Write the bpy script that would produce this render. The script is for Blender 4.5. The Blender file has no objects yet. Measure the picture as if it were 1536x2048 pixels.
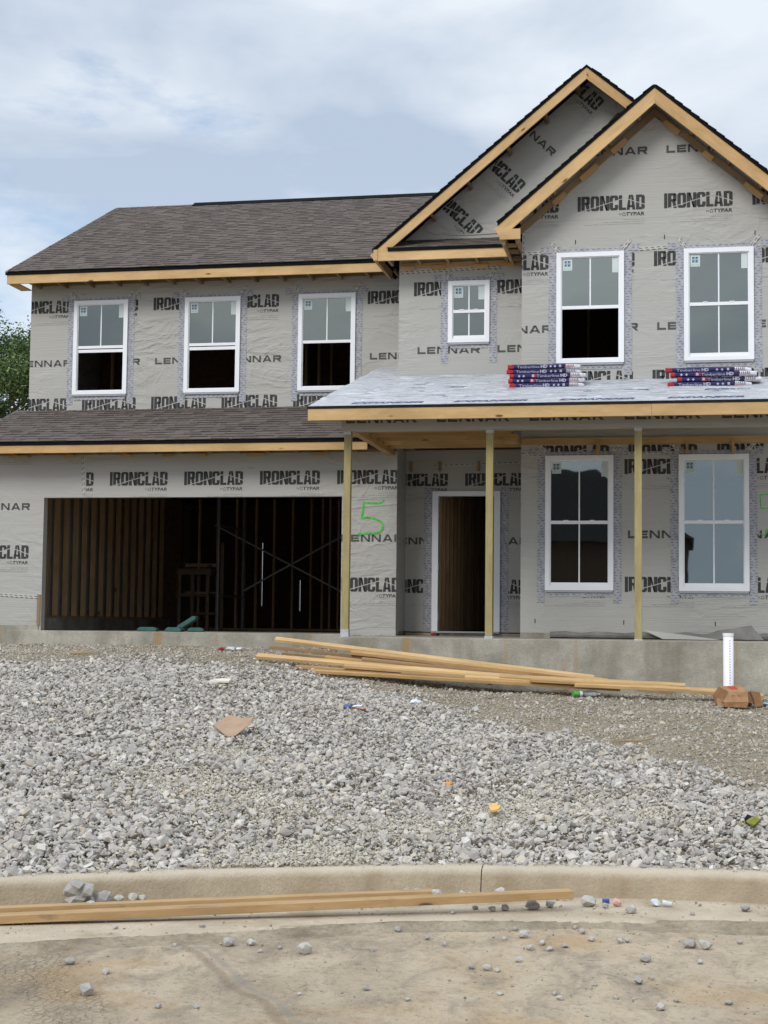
import bpy, bmesh, math, random
import numpy as np
from mathutils import Vector, Matrix
from mathutils.geometry import tessellate_polygon
R = math.radians
random.seed(7)
rng = np.random.default_rng(11)
S = bpy.context.scene
COL = S.collection

# ------------------------------------------------------------ camera
FPX, YAW, PIT, ROL, CZ = 3065.8, .1911, .0727, .0111, .17      # eye height is .17 m over the house slab, 1.5 m over the street
fw = Vector((-math.sin(YAW)*math.cos(PIT), math.cos(YAW)*math.cos(PIT), math.sin(PIT)))
rt = Vector((math.cos(YAW), math.sin(YAW), 0)); up = rt.cross(fw)
rt2 = rt*math.cos(ROL)-up*math.sin(ROL)*-1; up2 = rt2.cross(fw)
cam_d = bpy.data.cameras.new('camera'); cam = bpy.data.objects.new('camera', cam_d); COL.objects.link(cam)
cr, sr = math.cos(ROL), math.sin(ROL)
# image x axis = c*r + s*u ; image up = -s*r + c*u  (clockwise roll)
ix = rt*cr+up*sr; iy = up*cr-rt*sr
cam.matrix_world = Matrix(((ix.x, iy.x, -fw.x, 0), (ix.y, iy.y, -fw.y, 0), (ix.z, iy.z, -fw.z, CZ), (0, 0, 0, 1)))
cam_d.sensor_fit = 'VERTICAL'; cam_d.sensor_height = 24; cam_d.lens = 24*FPX/2048
cam_d.clip_start = .1; cam_d.clip_end = 3000
S.camera = cam
S.render.resolution_x = 768; S.render.resolution_y = 1024

def ray(px, py):
    X, Y = px-768, py-1024
    return rt*((cr*X+sr*Y)/FPX)+up*((sr*X-cr*Y)/FPX)+fw
def at(px, py, P):                                  # measured point on the vertical plane y = P
    d = ray(px, py); t = P/d.y
    return Vector((d.x*t, P, d.z*t+CZ))
def atz(px, py, z):
    d = ray(px, py); t = (z-CZ)/d.z
    return Vector((d.x*t, d.y*t, z))

# ------------------------------------------------------------ sky, sun, exposure
SUN_EL, SUN_AZ = 38, 203                            # azimuth clockwise from +Y: behind the camera, a little to its left
W = bpy.data.worlds.new('World'); S.world = W; W.use_nodes = True
wn, wl = W.node_tree.nodes, W.node_tree.links
wn.clear()
def wnode(t, **k):
    n = wn.new(t)
    for a, b in k.items(): setattr(n, a, b)
    return n
tc = wnode('ShaderNodeTexCoord'); sky = wnode('ShaderNodeTexSky', sky_type='NISHITA', sun_disc=False)
sky.sun_elevation = R(SUN_EL); sky.sun_rotation = R(SUN_AZ)
sep = wnode('ShaderNodeSeparateXYZ'); wl.new(tc.outputs['Generated'], sep.inputs[0])
mp = wnode('ShaderNodeMapping'); mp.inputs['Scale'].default_value = (1, 1, 2.6); mp.inputs['Location'].default_value = (.35, .1, .2)
wl.new(tc.outputs['Generated'], mp.inputs[0])
n1 = wnode('ShaderNodeTexNoise'); n1.inputs['Scale'].default_value = 3.6; n1.inputs['Detail'].default_value = 7; n1.inputs['Roughness'].default_value = .52; n1.inputs['Distortion'].default_value = .3
n2 = wnode('ShaderNodeTexNoise'); n2.inputs['Scale'].default_value = 7; n2.inputs['Detail'].default_value = 8; n2.inputs['Roughness'].default_value = .6; n2.inputs['Distortion'].default_value = .2
wl.new(mp.outputs[0], n1.inputs[0]); wl.new(mp.outputs[0], n2.inputs[0])
# cloud cover breaks towards the west (left of the view), low down
def wmath(op, a, b=None, c=None, clamp=False):
    n = wnode('ShaderNodeMath', operation=op); n.use_clamp = clamp
    for i, v in enumerate((a, b, c)):
        if v is None: continue
        if isinstance(v, (int, float)): n.inputs[i].default_value = v
        else: wl.new(v, n.inputs[i])
    return n.outputs[0]
west = wmath('MULTIPLY_ADD', sep.outputs[0], -1.0, -.30)            # 0 at the middle of view, grows to the left
gap = wmath('MULTIPLY_ADD', west, 1.7, wmath('MULTIPLY', wmath('SUBTRACT', n2.outputs[0], .5), 2.4))
gap = wmath('MULTIPLY_ADD', wmath('ABSOLUTE', wmath('SUBTRACT', sep.outputs[2], .245)), -3.0, gap)
gapr = wnode('ShaderNodeMapRange'); gapr.inputs['From Min'].default_value = .0; gapr.inputs['From Max'].default_value = .36
gapr.inputs['To Max'].default_value = .62
wl.new(gap, gapr.inputs['Value'])
cr_ = wnode('ShaderNodeValToRGB')
el = cr_.color_ramp.elements
el[0].position = .38; el[0].color = (.41, .49, .61, 1); el[1].position = .60; el[1].color = (.68, .735, .80, 1)
wl.new(n1.outputs[0], cr_.inputs[0])
grad = wmath('MULTIPLY_ADD', wmath('MAXIMUM', wmath('SUBTRACT', sep.outputs[2], .42), 0.0), 2.0, 1.0)   # overcast sky brightens to the zenith
low = wmath('MULTIPLY_ADD', wmath('MAXIMUM', wmath('SUBTRACT', .30, sep.outputs[2]), 0.0), .8, grad)
cl = wnode('ShaderNodeVectorMath', operation='SCALE'); wl.new(cr_.outputs[0], cl.inputs[0]); wl.new(low, cl.inputs['Scale'])
sk = wnode('ShaderNodeVectorMath', operation='SCALE'); wl.new(sky.outputs[0], sk.inputs[0]); sk.inputs['Scale'].default_value = .135
mx = wnode('ShaderNodeMix', data_type='RGBA'); wl.new(gapr.outputs[0], mx.inputs['Factor'])
wl.new(cl.outputs[0], mx.inputs[6]); wl.new(sk.outputs[0], mx.inputs[7])
bg = wnode('ShaderNodeBackground'); bg.inputs['Strength'].default_value = 1.0
wl.new(mx.outputs[2], bg.inputs[0])
wo = wnode('ShaderNodeOutputWorld'); wl.new(bg.outputs[0], wo.inputs[0])
sd = bpy.data.lights.new('sun', 'SUN'); sd.energy = 1.5; sd.angle = R(22); sd.color = (1, .96, .9)
sun = bpy.data.objects.new('sun', sd); COL.objects.link(sun)
az = R(SUN_AZ); sdir = Vector((math.sin(az)*math.cos(R(SUN_EL)), math.cos(az)*math.cos(R(SUN_EL)), math.sin(R(SUN_EL))))
sun.rotation_euler = (-sdir).to_track_quat('-Z', 'Y').to_euler()
vs = S.view_settings
vs.view_transform = 'Standard'; vs.look = 'None'; vs.exposure = 0.28; vs.gamma = 1; vs.use_curve_mapping = False
try:
    S.cycles.max_bounces = 6; S.cycles.transparent_max_bounces = 12
except Exception: pass

# ------------------------------------------------------------ materials
class NM:
    def __init__(s, name, rough=.8, spec=.3):
        s.m = bpy.data.materials.new(name); s.m.use_nodes = True
        s.n, s.l = s.m.node_tree.nodes, s.m.node_tree.links
        s.b = s.n['Principled BSDF']; s.b.inputs['Roughness'].default_value = rough
        s.b.inputs['Specular IOR Level'].default_value = spec
        s._tc = None
    def tc(s, out='Object'):
        if s._tc is None: s._tc = s.n.new('ShaderNodeTexCoord')
        return s._tc.outputs[out]
    def inp(s, sock, v):
        if isinstance(v, (int, float)): sock.default_value = v
        elif isinstance(v, tuple): sock.default_value = v if len(v) != 3 or sock.type == 'VECTOR' else (*v, 1)
        else: s.l.new(v, sock)
    def mapping(s, scale=(1, 1, 1), rot=(0, 0, 0), loc=(0, 0, 0), src=None):
        m = s.n.new('ShaderNodeMapping'); s.l.new(src or s.tc(), m.inputs[0])
        m.inputs['Scale'].default_value = scale; m.inputs['Rotation'].default_value = rot
        s.inp(m.inputs['Location'], loc); return m.outputs[0]
    def noise(s, scale, detail=4, rough=.55, vec=None, dist=0, out=0):
        n = s.n.new('ShaderNodeTexNoise'); n.inputs['Scale'].default_value = scale
        n.inputs['Detail'].default_value = detail; n.inputs['Roughness'].default_value = rough; n.inputs['Distortion'].default_value = dist
        s.l.new(vec or s.tc(), n.inputs[0]); return n.outputs[out]
    def vor(s, scale, vec=None, feature='F1', out='Distance'):
        n = s.n.new('ShaderNodeTexVoronoi'); n.feature = feature; n.inputs['Scale'].default_value = scale
        s.l.new(vec or s.tc(), n.inputs[0]); return n.outputs[out]
    def ramp(s, f, *st, interp='LINEAR'):
        r = s.n.new('ShaderNodeValToRGB'); r.color_ramp.interpolation = interp
        e = r.color_ramp.elements
        while len(e) < len(st): e.new(.5)
        for q, (p, c) in zip(e, st):
            q.position = p; q.color = (c, c, c, 1) if isinstance(c, (int, float)) else (*c, 1)
        s.l.new(f, r.inputs[0]); return r.outputs[0]
    def math(s, op, a, b=0.0, clamp=False):
        n = s.n.new('ShaderNodeMath'); n.operation = op; n.use_clamp = clamp
        s.inp(n.inputs[0], a); s.inp(n.inputs[1], b); return n.outputs[0]
    def mix(s, f, a, b, mode='MIX'):
        n = s.n.new('ShaderNodeMix'); n.data_type = 'RGBA'; n.blend_type = mode
        s.inp(n.inputs[0], f); s.inp(n.inputs[6], a); s.inp(n.inputs[7], b); return n.outputs[2]
    def rnd_obj(s): return s.n.new('ShaderNodeObjectInfo').outputs['Random']
    def rnd_isl(s): return s.n.new('ShaderNodeNewGeometry').outputs['Random Per Island']
    def col(s, c): s.inp(s.b.inputs['Base Color'], c); return s
    def bump(s, h, dist=.01, strength=1.0):
        n = s.n.new('ShaderNodeBump'); n.inputs['Distance'].default_value = dist; n.inputs['Strength'].default_value = strength
        s.l.new(h, n.inputs['Height']); s.l.new(n.outputs[0], s.b.inputs['Normal']); return s

def plain(name, c, rough=.6, spec=.4, var=.12, scale=9):
    k = NM(name, rough, spec); n = k.noise(scale, 3)
    d = tuple(x*(1-var) for x in c); e = tuple(min(1, x*(1+var)) for x in c)
    k.col(k.ramp(n, (.3, d), (.7, e))); return k.m
def wood(name, a, b, knot, dark, shared=True):
    """sawn softwood: grain along local X, knots, each piece shifted by its own random number"""
    k = NM(name, .75, .25)
    off = k.math('MULTIPLY', k.rnd_obj(), 37.0)
    comb = k.n.new('ShaderNodeCombineXYZ'); k.l.new(off, comb.inputs[0]); k.l.new(off, comb.inputs[1])
    v = k.mapping((1, 1, 1), loc=comb.outputs[0])
    g = k.mapping((1.3, 14, 14), src=v)
    gn = k.noise(2.2, 6, .6, g, .6)
    big = k.noise(.9, 2, .5, v)
    c = k.ramp(gn, (.28, a), (.50, b), (.60, tuple(x*.9 for x in a)), (.76, tuple(x*.66 for x in b)))
    c = k.mix(k.math('ADD', k.math('MULTIPLY', big, .5), .2), c, k.ramp(k.rnd_obj(), (0, tuple(x*.72 for x in b)), (1, tuple(min(1, x*1.12) for x in a))))
    pt_ = k.ramp(k.noise(1.5, 5, .65, k.mapping((.9, 3.5, 3.5), src=v)), (.40, 0.0), (.66, .55)); c = k.mix(pt_, c, tuple(x*.58 for x in b))
    kv = k.vor(1.7, k.mapping((1, 0, 3.2), src=v))
    kn = k.ramp(kv, (.06, 1.0), (.10, 0.0))
    ring = k.ramp(k.math('SINE', k.math('MULTIPLY', kv, 70.0)), (.4, 0.0), (1.0, .35))
    near = k.ramp(kv, (.08, 1.0), (.30, 0.0))
    c = k.mix(k.math('MULTIPLY', ring, near), c, tuple(x*.55 for x in b))
    c = k.mix(kn, c, knot)
    st = k.ramp(k.noise(5, 5, .7, k.mapping((.6, 2, 2), src=v)), (.60, 0.0), (.78, dark))
    c = k.mix(st, c, (.10, .085, .065))
    k.col(c); k.bump(gn, .002); return k.m
M = {}
M['lumber'] = wood('pale_sawn_lumber', (.70, .49, .25), (.58, .37, .165), (.13, .06, .025), .25)
M['lumber2'] = wood('honey_sawn_lumber', (.62, .41, .20), (.50, .30, .125), (.10, .05, .02), .35)
M['treated'] = wood('treated_pine', (.43, .365, .18), (.31, .25, .115), (.07, .04, .02), .3)
M['stud'] = wood('interior_stud', (.66, .45, .25), (.54, .35, .18), (.06, .03, .02), .3)
M['oldwood'] = wood('weathered_lookout', (.36, .25, .14), (.28, .18, .10), (.08, .05, .03), .4)
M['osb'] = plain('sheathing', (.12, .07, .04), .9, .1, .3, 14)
def wrap(name, base, warm, wr=1.0):
    k = NM(name, .55, .25)
    v = k.tc()
    fine = k.noise(5, 4, .6, k.mapping((.25, 1, 14), src=v))
    big = k.noise(1.1, 3, .5, k.mapping((.7, 1, 1.2), src=v))
    c = k.ramp(fine, (.25, tuple(x*.93 for x in base)), (.75, tuple(x*1.05 for x in base)))
    c = k.mix(k.ramp(big, (.3, 0.0), (.7, .7)), c, warm)
    sp = k.ramp(k.vor(5.5, k.mapping((1, 1, .9), src=v)), (.012, .7), (.022, 0.0))
    c = k.mix(sp, c, (.10, .10, .10))
    # loose folds: distorted ridges that come and go
    f1 = k.noise(.85, 5, .5, k.mapping((.9, 1, 2.6), (0, .35, 0), src=v), 1.6)
    r1 = k.math('SUBTRACT', 1.0, k.math('MULTIPLY', k.math('ABSOLUTE', k.math('SUBTRACT', f1, .5)), 9.0), True)
    f2 = k.noise(1.7, 4, .5, k.mapping((1, 1, 1.3), (0, -.8, 0), (3, 1, 2), src=v), 1.2)
    r2 = k.math('SUBTRACT', 1.0, k.math('MULTIPLY', k.math('ABSOLUTE', k.math('SUBTRACT', f2, .5)), 14.0), True)
    mask = k.ramp(k.noise(.6, 2, .5, k.mapping((1, 1, 1), (0, 0, 0), (7, 3, 1), src=v)), (.42, 0.0), (.62, 1.0))
    h = k.math('ADD', k.math('MULTIPLY', k.math('ADD', r1, k.math('MULTIPLY', r2, .6)), k.math('MULTIPLY', mask, wr)), k.math('MULTIPLY', fine, .18))
    k.col(c); k.bump(h, .026); return k.m
M['wrap'] = wrap('grey_house_wrap', (.415, .405, .378), (.385, .372, .336), .40)
M['wrap_taut'] = wrap('taut_house_wrap', (.412, .405, .382), (.385, .375, .345), .30)
M['ink'] = plain('grey_print', (.045, .045, .045), .6, .2, .3, 30)
M['ink2'] = plain('light_grey_print', (.085, .082, .078), .6, .2, .2, 30)
M['ink3'] = plain('small_print', (.17, .165, .16), .6, .2, .2, 30)
# flashing tape with printed dashes
k = NM('flashing_tape', .6, .3)
sx = k.n.new('ShaderNodeSeparateXYZ'); k.l.new(k.tc(), sx.inputs[0])
row = k.math('MULTIPLY', k.math('ADD', sx.outputs[2], k.math('MULTIPLY', k.noise(9, 2), .02)), 27.0)
wn_ = k.n.new('ShaderNodeTexWhiteNoise'); wn_.noise_dimensions = '1D'; k.l.new(k.math('FLOOR', row), wn_.inputs['W'])
du = k.math('FRACT', k.math('ADD', k.math('MULTIPLY', sx.outputs[0], 13.0), wn_.outputs['Value']))
dash = k.math('MULTIPLY', k.math('LESS_THAN', du, .5), k.math('LESS_THAN', k.math('FRACT', row), .24))
cb = k.ramp(k.noise(17, 5, .7), (.3, (.25, .26, .30)), (.7, (.46, .46, .48)))
k.col(k.mix(k.math('MULTIPLY', dash, .85), cb, (.085, .09, .13))); k.bump(k.noise(18, 5, .7), .012); M['tape'] = k.m
# seam tape: slanted dashes along local X
k = NM('seam_tape', .5, .4)
sx = k.n.new('ShaderNodeSeparateXYZ'); k.l.new(k.tc(), sx.inputs[0])
u = k.math('FRACT', k.math('MULTIPLY', k.math('ADD', sx.outputs[0], k.math('MULTIPLY', sx.outputs[2], .55)), 12.5))
vv = k.math('FRACT', k.math('MULTIPLY', k.math('ADD', sx.outputs[2], .5), 36.0))
dsh = k.math('MULTIPLY', k.math('LESS_THAN', u, .58), k.math('LESS_THAN', vv, .36))
k.col(k.mix(dsh, (.46, .45, .43), (.05, .05, .05))); M['seam'] = k.m
M['vinyl'] = plain('white_vinyl', (.80, .81, .84), .35, .5, .02, 4)
M['vinyl_grey'] = plain('grey_trim', (.35, .36, .38), .5, .3, .05, 4)  # even mid grey for window sills, door threshold and hinges
# low-e glazing: a strong neutral reflection over a dim see-through pane
def glass(name, refl, tint):
    m = bpy.data.materials.new(name); m.use_nodes = True; n, l = m.node_tree.nodes, m.node_tree.links; n.clear()
    g = n.new('ShaderNodeBsdfGlossy'); g.inputs['Roughness'].default_value = .015; g.inputs['Color'].default_value = tint
    t = n.new('ShaderNodeBsdfTransparent'); t.inputs['Color'].default_value = (.42, .46, .46, 1)
    tcn = n.new('ShaderNodeTexCoord'); nz = n.new('ShaderNodeTexNoise'); nz.inputs['Scale'].default_value = 1.3; l.new(tcn.outputs['Object'], nz.inputs[0])
    bp = n.new('ShaderNodeBump'); bp.inputs['Distance'].default_value = .0012; l.new(nz.outputs[0], bp.inputs['Height']); l.new(bp.outputs[0], g.inputs['Normal'])
    fr = n.new('ShaderNodeFresnel'); fr.inputs[0].default_value = 1.5
    a = n.new('ShaderNodeMath'); a.operation = 'ADD'; a.use_clamp = True; a.inputs[1].default_value = refl; oi_ = n.new('ShaderNodeObjectInfo'); mr = n.new('ShaderNodeMapRange'); mr.inputs['To Min'].default_value = refl-.03; mr.inputs['To Max'].default_value = refl+.07; l.new(oi_.outputs['Random'], mr.inputs['Value']); l.new(mr.outputs[0], a.inputs[1]); l.new(fr.outputs[0], a.inputs[0])
    mxs = n.new('ShaderNodeMixShader'); l.new(a.outputs[0], mxs.inputs[0]); l.new(t.outputs[0], mxs.inputs[1]); l.new(g.outputs[0], mxs.inputs[2])
    o = n.new('ShaderNodeOutputMaterial'); l.new(mxs.outputs[0], o.inputs[0]); return m
M['glass'] = glass('low_e_glass', .15, (.94, .98, .90, 1))
M['film'] = plain('pale_sticker', (.55, .62, .60), .5, .4, .03)
M['film_blue'] = plain('sticker_print', (.22, .40, .46), .5, .3, .05)
# shingles
k = NM('asphalt_shingle', .95, .15)
oi, ii = k.rnd_obj(), k.rnd_isl()
mixr = k.math('FRACT', k.math('ADD', k.math('MULTIPLY', oi, 7.3), k.math('MULTIPLY', ii, 5.1)))
c = k.ramp(mixr, (0, (.080, .064, .053)), (.35, (.104, .084, .070)), (.7, (.126, .102, .086)), (1, (.150, .122, .103)))
gr = k.noise(160, 3, .8); c = k.mix(.45, c, k.ramp(gr, (.3, (.045, .04, .036)), (.7, (.22, .185, .165))))
k.col(k.mix(k.ramp(k.noise(1.1, 3), (.4, 0.0), (.75, .25)), c, (.06, .05, .046))); k.bump(gr, .003); M['shingle'] = k.m
M['black'] = plain('black_drip_edge', (.010, .010, .011), .95, .05, .2)
M['felt'] = plain('dark_underlayment', (.022, .021, .021), .95, .05, .3)
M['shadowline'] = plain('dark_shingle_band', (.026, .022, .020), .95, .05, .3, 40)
# white synthetic underlayment with crumpled prints
k = NM('white_underlayment', .42, .45)
cr1 = k.noise(3.2, 6, .65, k.mapping((.8, 2.4, 1)), 1.5)
rg = k.math('SUBTRACT', 1.0, k.math('MULTIPLY', k.math('ABSOLUTE', k.math('SUBTRACT', cr1, .5)), 12.0), True)
fl = k.noise(2.4, 6, .7, k.mapping((.7, 9, 1)), .8); k.col(k.mix(k.ramp(fl, (.50, 0.0), (.66, .6)), k.ramp(cr1, (.3, (.52, .53, .56)), (.7, (.66, .67, .695))), (.33, .34, .38))); k.bump(rg, .010); M['underlay'] = k.m
M['navy'] = plain('navy_print', (.05, .06, .16), .5, .3, .1)
# concrete
def concrete(name, a, b, stain, rust=.0, sc=1.0):
    k = NM(name, .92, .15)
    n = k.noise(2.1*sc, 6, .62); f = k.noise(38*sc, 4, .7); p = k.ramp(k.vor(14*sc), (.02, 1.0), (.07, 0.0))
    c = k.ramp(n, (.3, a), (.68, b)); c = k.mix(k.ramp(f, (.35, 0.0), (.8, .4)), c, tuple(x*.6 for x in a))
    st = k.ramp(k.noise(1.6*sc, 4, .6, k.mapping((1.4, 1.4, .25))), (.52, 0.0), (.72, 1.0))
    c = k.mix(k.math('MULTIPLY', st, .8), c, stain)
    if rust:
        rs = k.ramp(k.noise(1.9, 3, .5, k.mapping((1.6, 1, .12), loc=(4, 0, 0))), (.60, 0.0), (.70, rust)); c = k.mix(rs, c, (.34, .22, .11))
    c = k.mix(k.math('MULTIPLY', p, .4), c, (.08, .075, .06))
    k.col(c); k.bump(k.math('ADD', f, k.math('MULTIPLY', n, 2.0)), .008); return k.m
M['slab'] = concrete('poured_slab', (.25, .23, .185), (.50, .47, .405), (.20, .17, .125), 1.0)
M['curb'] = concrete('tan_curb', (.31, .245, .165), (.44, .36, .255), (.27, .195, .115), 0, 1.6)
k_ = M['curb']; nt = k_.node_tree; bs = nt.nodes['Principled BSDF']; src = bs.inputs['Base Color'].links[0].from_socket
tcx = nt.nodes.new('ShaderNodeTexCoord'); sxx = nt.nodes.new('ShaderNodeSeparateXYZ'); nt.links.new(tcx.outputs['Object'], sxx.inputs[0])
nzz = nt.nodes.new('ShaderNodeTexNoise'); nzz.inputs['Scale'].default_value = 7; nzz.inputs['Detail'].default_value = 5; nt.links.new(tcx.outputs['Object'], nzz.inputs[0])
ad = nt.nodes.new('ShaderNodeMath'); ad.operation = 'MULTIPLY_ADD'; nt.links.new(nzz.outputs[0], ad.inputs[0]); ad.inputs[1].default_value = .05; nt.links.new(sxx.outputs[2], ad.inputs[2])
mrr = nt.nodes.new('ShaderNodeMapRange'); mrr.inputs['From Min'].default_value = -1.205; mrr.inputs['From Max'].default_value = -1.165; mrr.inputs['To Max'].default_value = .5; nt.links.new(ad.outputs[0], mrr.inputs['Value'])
mxx = nt.nodes.new('ShaderNodeMix'); mxx.data_type = 'RGBA'; nt.links.new(mrr.outputs[0], mxx.inputs[0]); nt.links.new(src, mxx.inputs[6]); mxx.inputs[7].default_value = (.62, .55, .44, 1); nt.links.new(mxx.outputs[2], bs.inputs['Base Color'])  # colour turns lighter and creamier towards the curb top
M['gutter'] = concrete('dusty_gutter', (.42, .345, .25), (.57, .48, .365), (.31, .235, .15), 0, 1.5)
# street with tan dust
k = NM('dusty_street', .95, .12)
v = k.tc(); n = k.noise(.9, 7, .62, k.mapping((1, .55, 1)), .4); f = k.noise(24, 6, .72); m_ = k.noise(4.2, 7, .68, k.mapping((1.1, .5, 1)), .5)
c = k.ramp(n, (.30, (.24, .185, .125)), (.44, (.37, .295, .205)), (.58, (.50, .405, .29)), (.74, (.43, .32, .195)))
c = k.mix(k.ramp(m_, (.48, 0.0), (.70, .75)), c, (.20, .17, .135)); c = k.mix(k.ramp(m_, (.28, .5), (.45, 0.0)), c, (.50, .43, .33))
c = k.mix(k.ramp(f, (.52, 0.0), (.72, .6)), c, (.13, .11, .085)); c = k.mix(k.ramp(f, (.25, .5), (.42, 0.0)), c, (.56, .49, .39))
c = k.mix(k.ramp(k.vor(34), (.05, .55), (.14, 0.0)), c, (.17, .15, .125))
c = k.mix(k.ramp(k.vor(95), (.0, .5), (.16, 0.0)), c, (.10, .085, .065)); rst = k.ramp(k.noise(1.25, 3, .5, k.mapping((1, 1, 1), loc=(2.2, .7, 0))), (.54, 0.0), (.68, .6)); c = k.mix(rst, c, (.42, .27, .125))
# tyre tracks: a cracked tread strip and a long scraped line, both running slantwise across the street
sx = k.n.new('ShaderNodeSeparateXYZ'); k.l.new(v, sx.inputs[0])
uu = k.math('ADD', k.math('ADD', k.math('MULTIPLY', sx.outputs[0], .835), k.math('MULTIPLY', sx.outputs[1], .55)), k.math('MULTIPLY', k.noise(2.5, 3), .12))
band = k.ramp(k.math('ABSOLUTE', k.math('SUBTRACT', uu, 1.28)), (.13, 1.0), (.22, 0.0))
tread = k.ramp(k.math('ADD', k.vor(30, k.mapping((1, .6, 1), (0, 0, R(-33))), 'DISTANCE_TO_EDGE'), k.math('MULTIPLY', k.noise(12, 5, .7), .5)), (.18, .8), (.40, .25))
tr = k.math('MULTIPLY', band, k.math('MULTIPLY', tread, k.ramp(k.noise(2.1, 3), (.38, .2), (.6, 1.0))))
c = k.mix(k.math('MULTIPLY', tr, .5), c, (.26, .19, .12))
ln = k.ramp(k.math('ABSOLUTE', k.math('SUBTRACT', uu, 2.01)), (.012, 1.0), (.035, 0.0)); ln2 = k.ramp(k.math('ABSOLUTE', k.math('SUBTRACT', uu, 2.07)), (.01, .6), (.03, 0.0))
c = k.mix(k.math('MULTIPLY', ln, .5), c, (.22, .165, .11)); c = k.mix(k.math('MULTIPLY', ln2, .7), c, (.24, .22, .19))
k.col(c); k.bump(k.math('ADD', k.math('ADD', f, k.math('MULTIPLY', m_, 2.2)), k.math('MULTIPLY', tr, -1.2)), .017); M['street'] = k.m
k = NM('gutter_mud', .98, .05); f = k.noise(30, 6, .75); m2 = k.noise(3.5, 5, .65)
c = k.ramp(m2, (.32, (.23, .185, .13)), (.5, (.36, .295, .21)), (.7, (.49, .41, .30)))
c = k.mix(k.ramp(f, (.5, 0.0), (.72, .7)), c, (.14, .12, .09)); c = k.mix(k.ramp(f, (.25, .5), (.42, 0.0)), c, (.55, .48, .37))
k.col(c); k.bump(f, .02); M['mud'] = k.m
# ground under gravel
k = NM('packed_soil', .98, .05)
f = k.noise(22, 6, .75); n = k.noise(1.3, 5, .6)
c = k.ramp(n, (.3, (.28, .235, .165)), (.7, (.42, .36, .265))); c = k.mix(k.ramp(f, (.42, 0.0), (.7, .8)), c, (.14, .12, .095)); c = k.mix(k.ramp(k.vor(40), (.1, .5), (.3, 0.0)), c, (.5, .46, .38))
k.col(c); k.bump(f, .03); M['soil'] = k.m
def stone_mat(name, cols, sc=30):
    k = NM(name, .9, .15); r = k.rnd_isl()
    st = [(i/(len(cols)-1), c) for i, c in enumerate(cols)]
    c = k.ramp(r, *st); nn = k.noise(sc, 4, .65)
    c = k.mix(k.ramp(nn, (.35, .45), (.7, 0.0)), c, tuple(x*.62 for x in cols[len(cols)//2]), 'MIX')
    k.col(c); k.bump(nn, .009); return k.m
M['rock'] = stone_mat('crushed_limestone', [(.22, .20, .185), (.43, .40, .36), (.53, .495, .44), (.27, .25, .235), (.48, .435, .37), (.66, .625, .56), (.36, .33, .30), (.56, .48, .365), (.44, .39, .365), (.31, .275, .26), (.56, .52, .455)])
M['pebble'] = stone_mat('tan_pebbles', [(.34, .285, .21), (.54, .47, .36), (.22, .185, .14), (.62, .56, .45), (.40, .345, .27), (.30, .28, .255), (.46, .38, .26), (.26, .22, .17)], 60)
M['rubble'] = stone_mat('mixed_rubble', [(.60, .54, .43), (.30, .28, .25), (.66, .60, .49), (.45, .43, .40), (.36, .31, .24), (.58, .55, .50), (.33, .31, .30), (.50, .42, .31), (.42, .40, .38)], 40)
M['cream'] = stone_mat('cream_chips', [(.42, .375, .30), (.62, .57, .47), (.36, .32, .26), (.68, .63, .53), (.52, .46, .36), (.46, .44, .41), (.58, .50, .38)], 60)
M['looserock'] = stone_mat('loose_limestone', [(.28, .27, .25), (.40, .38, .35), (.54, .51, .46)], 22)

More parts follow.
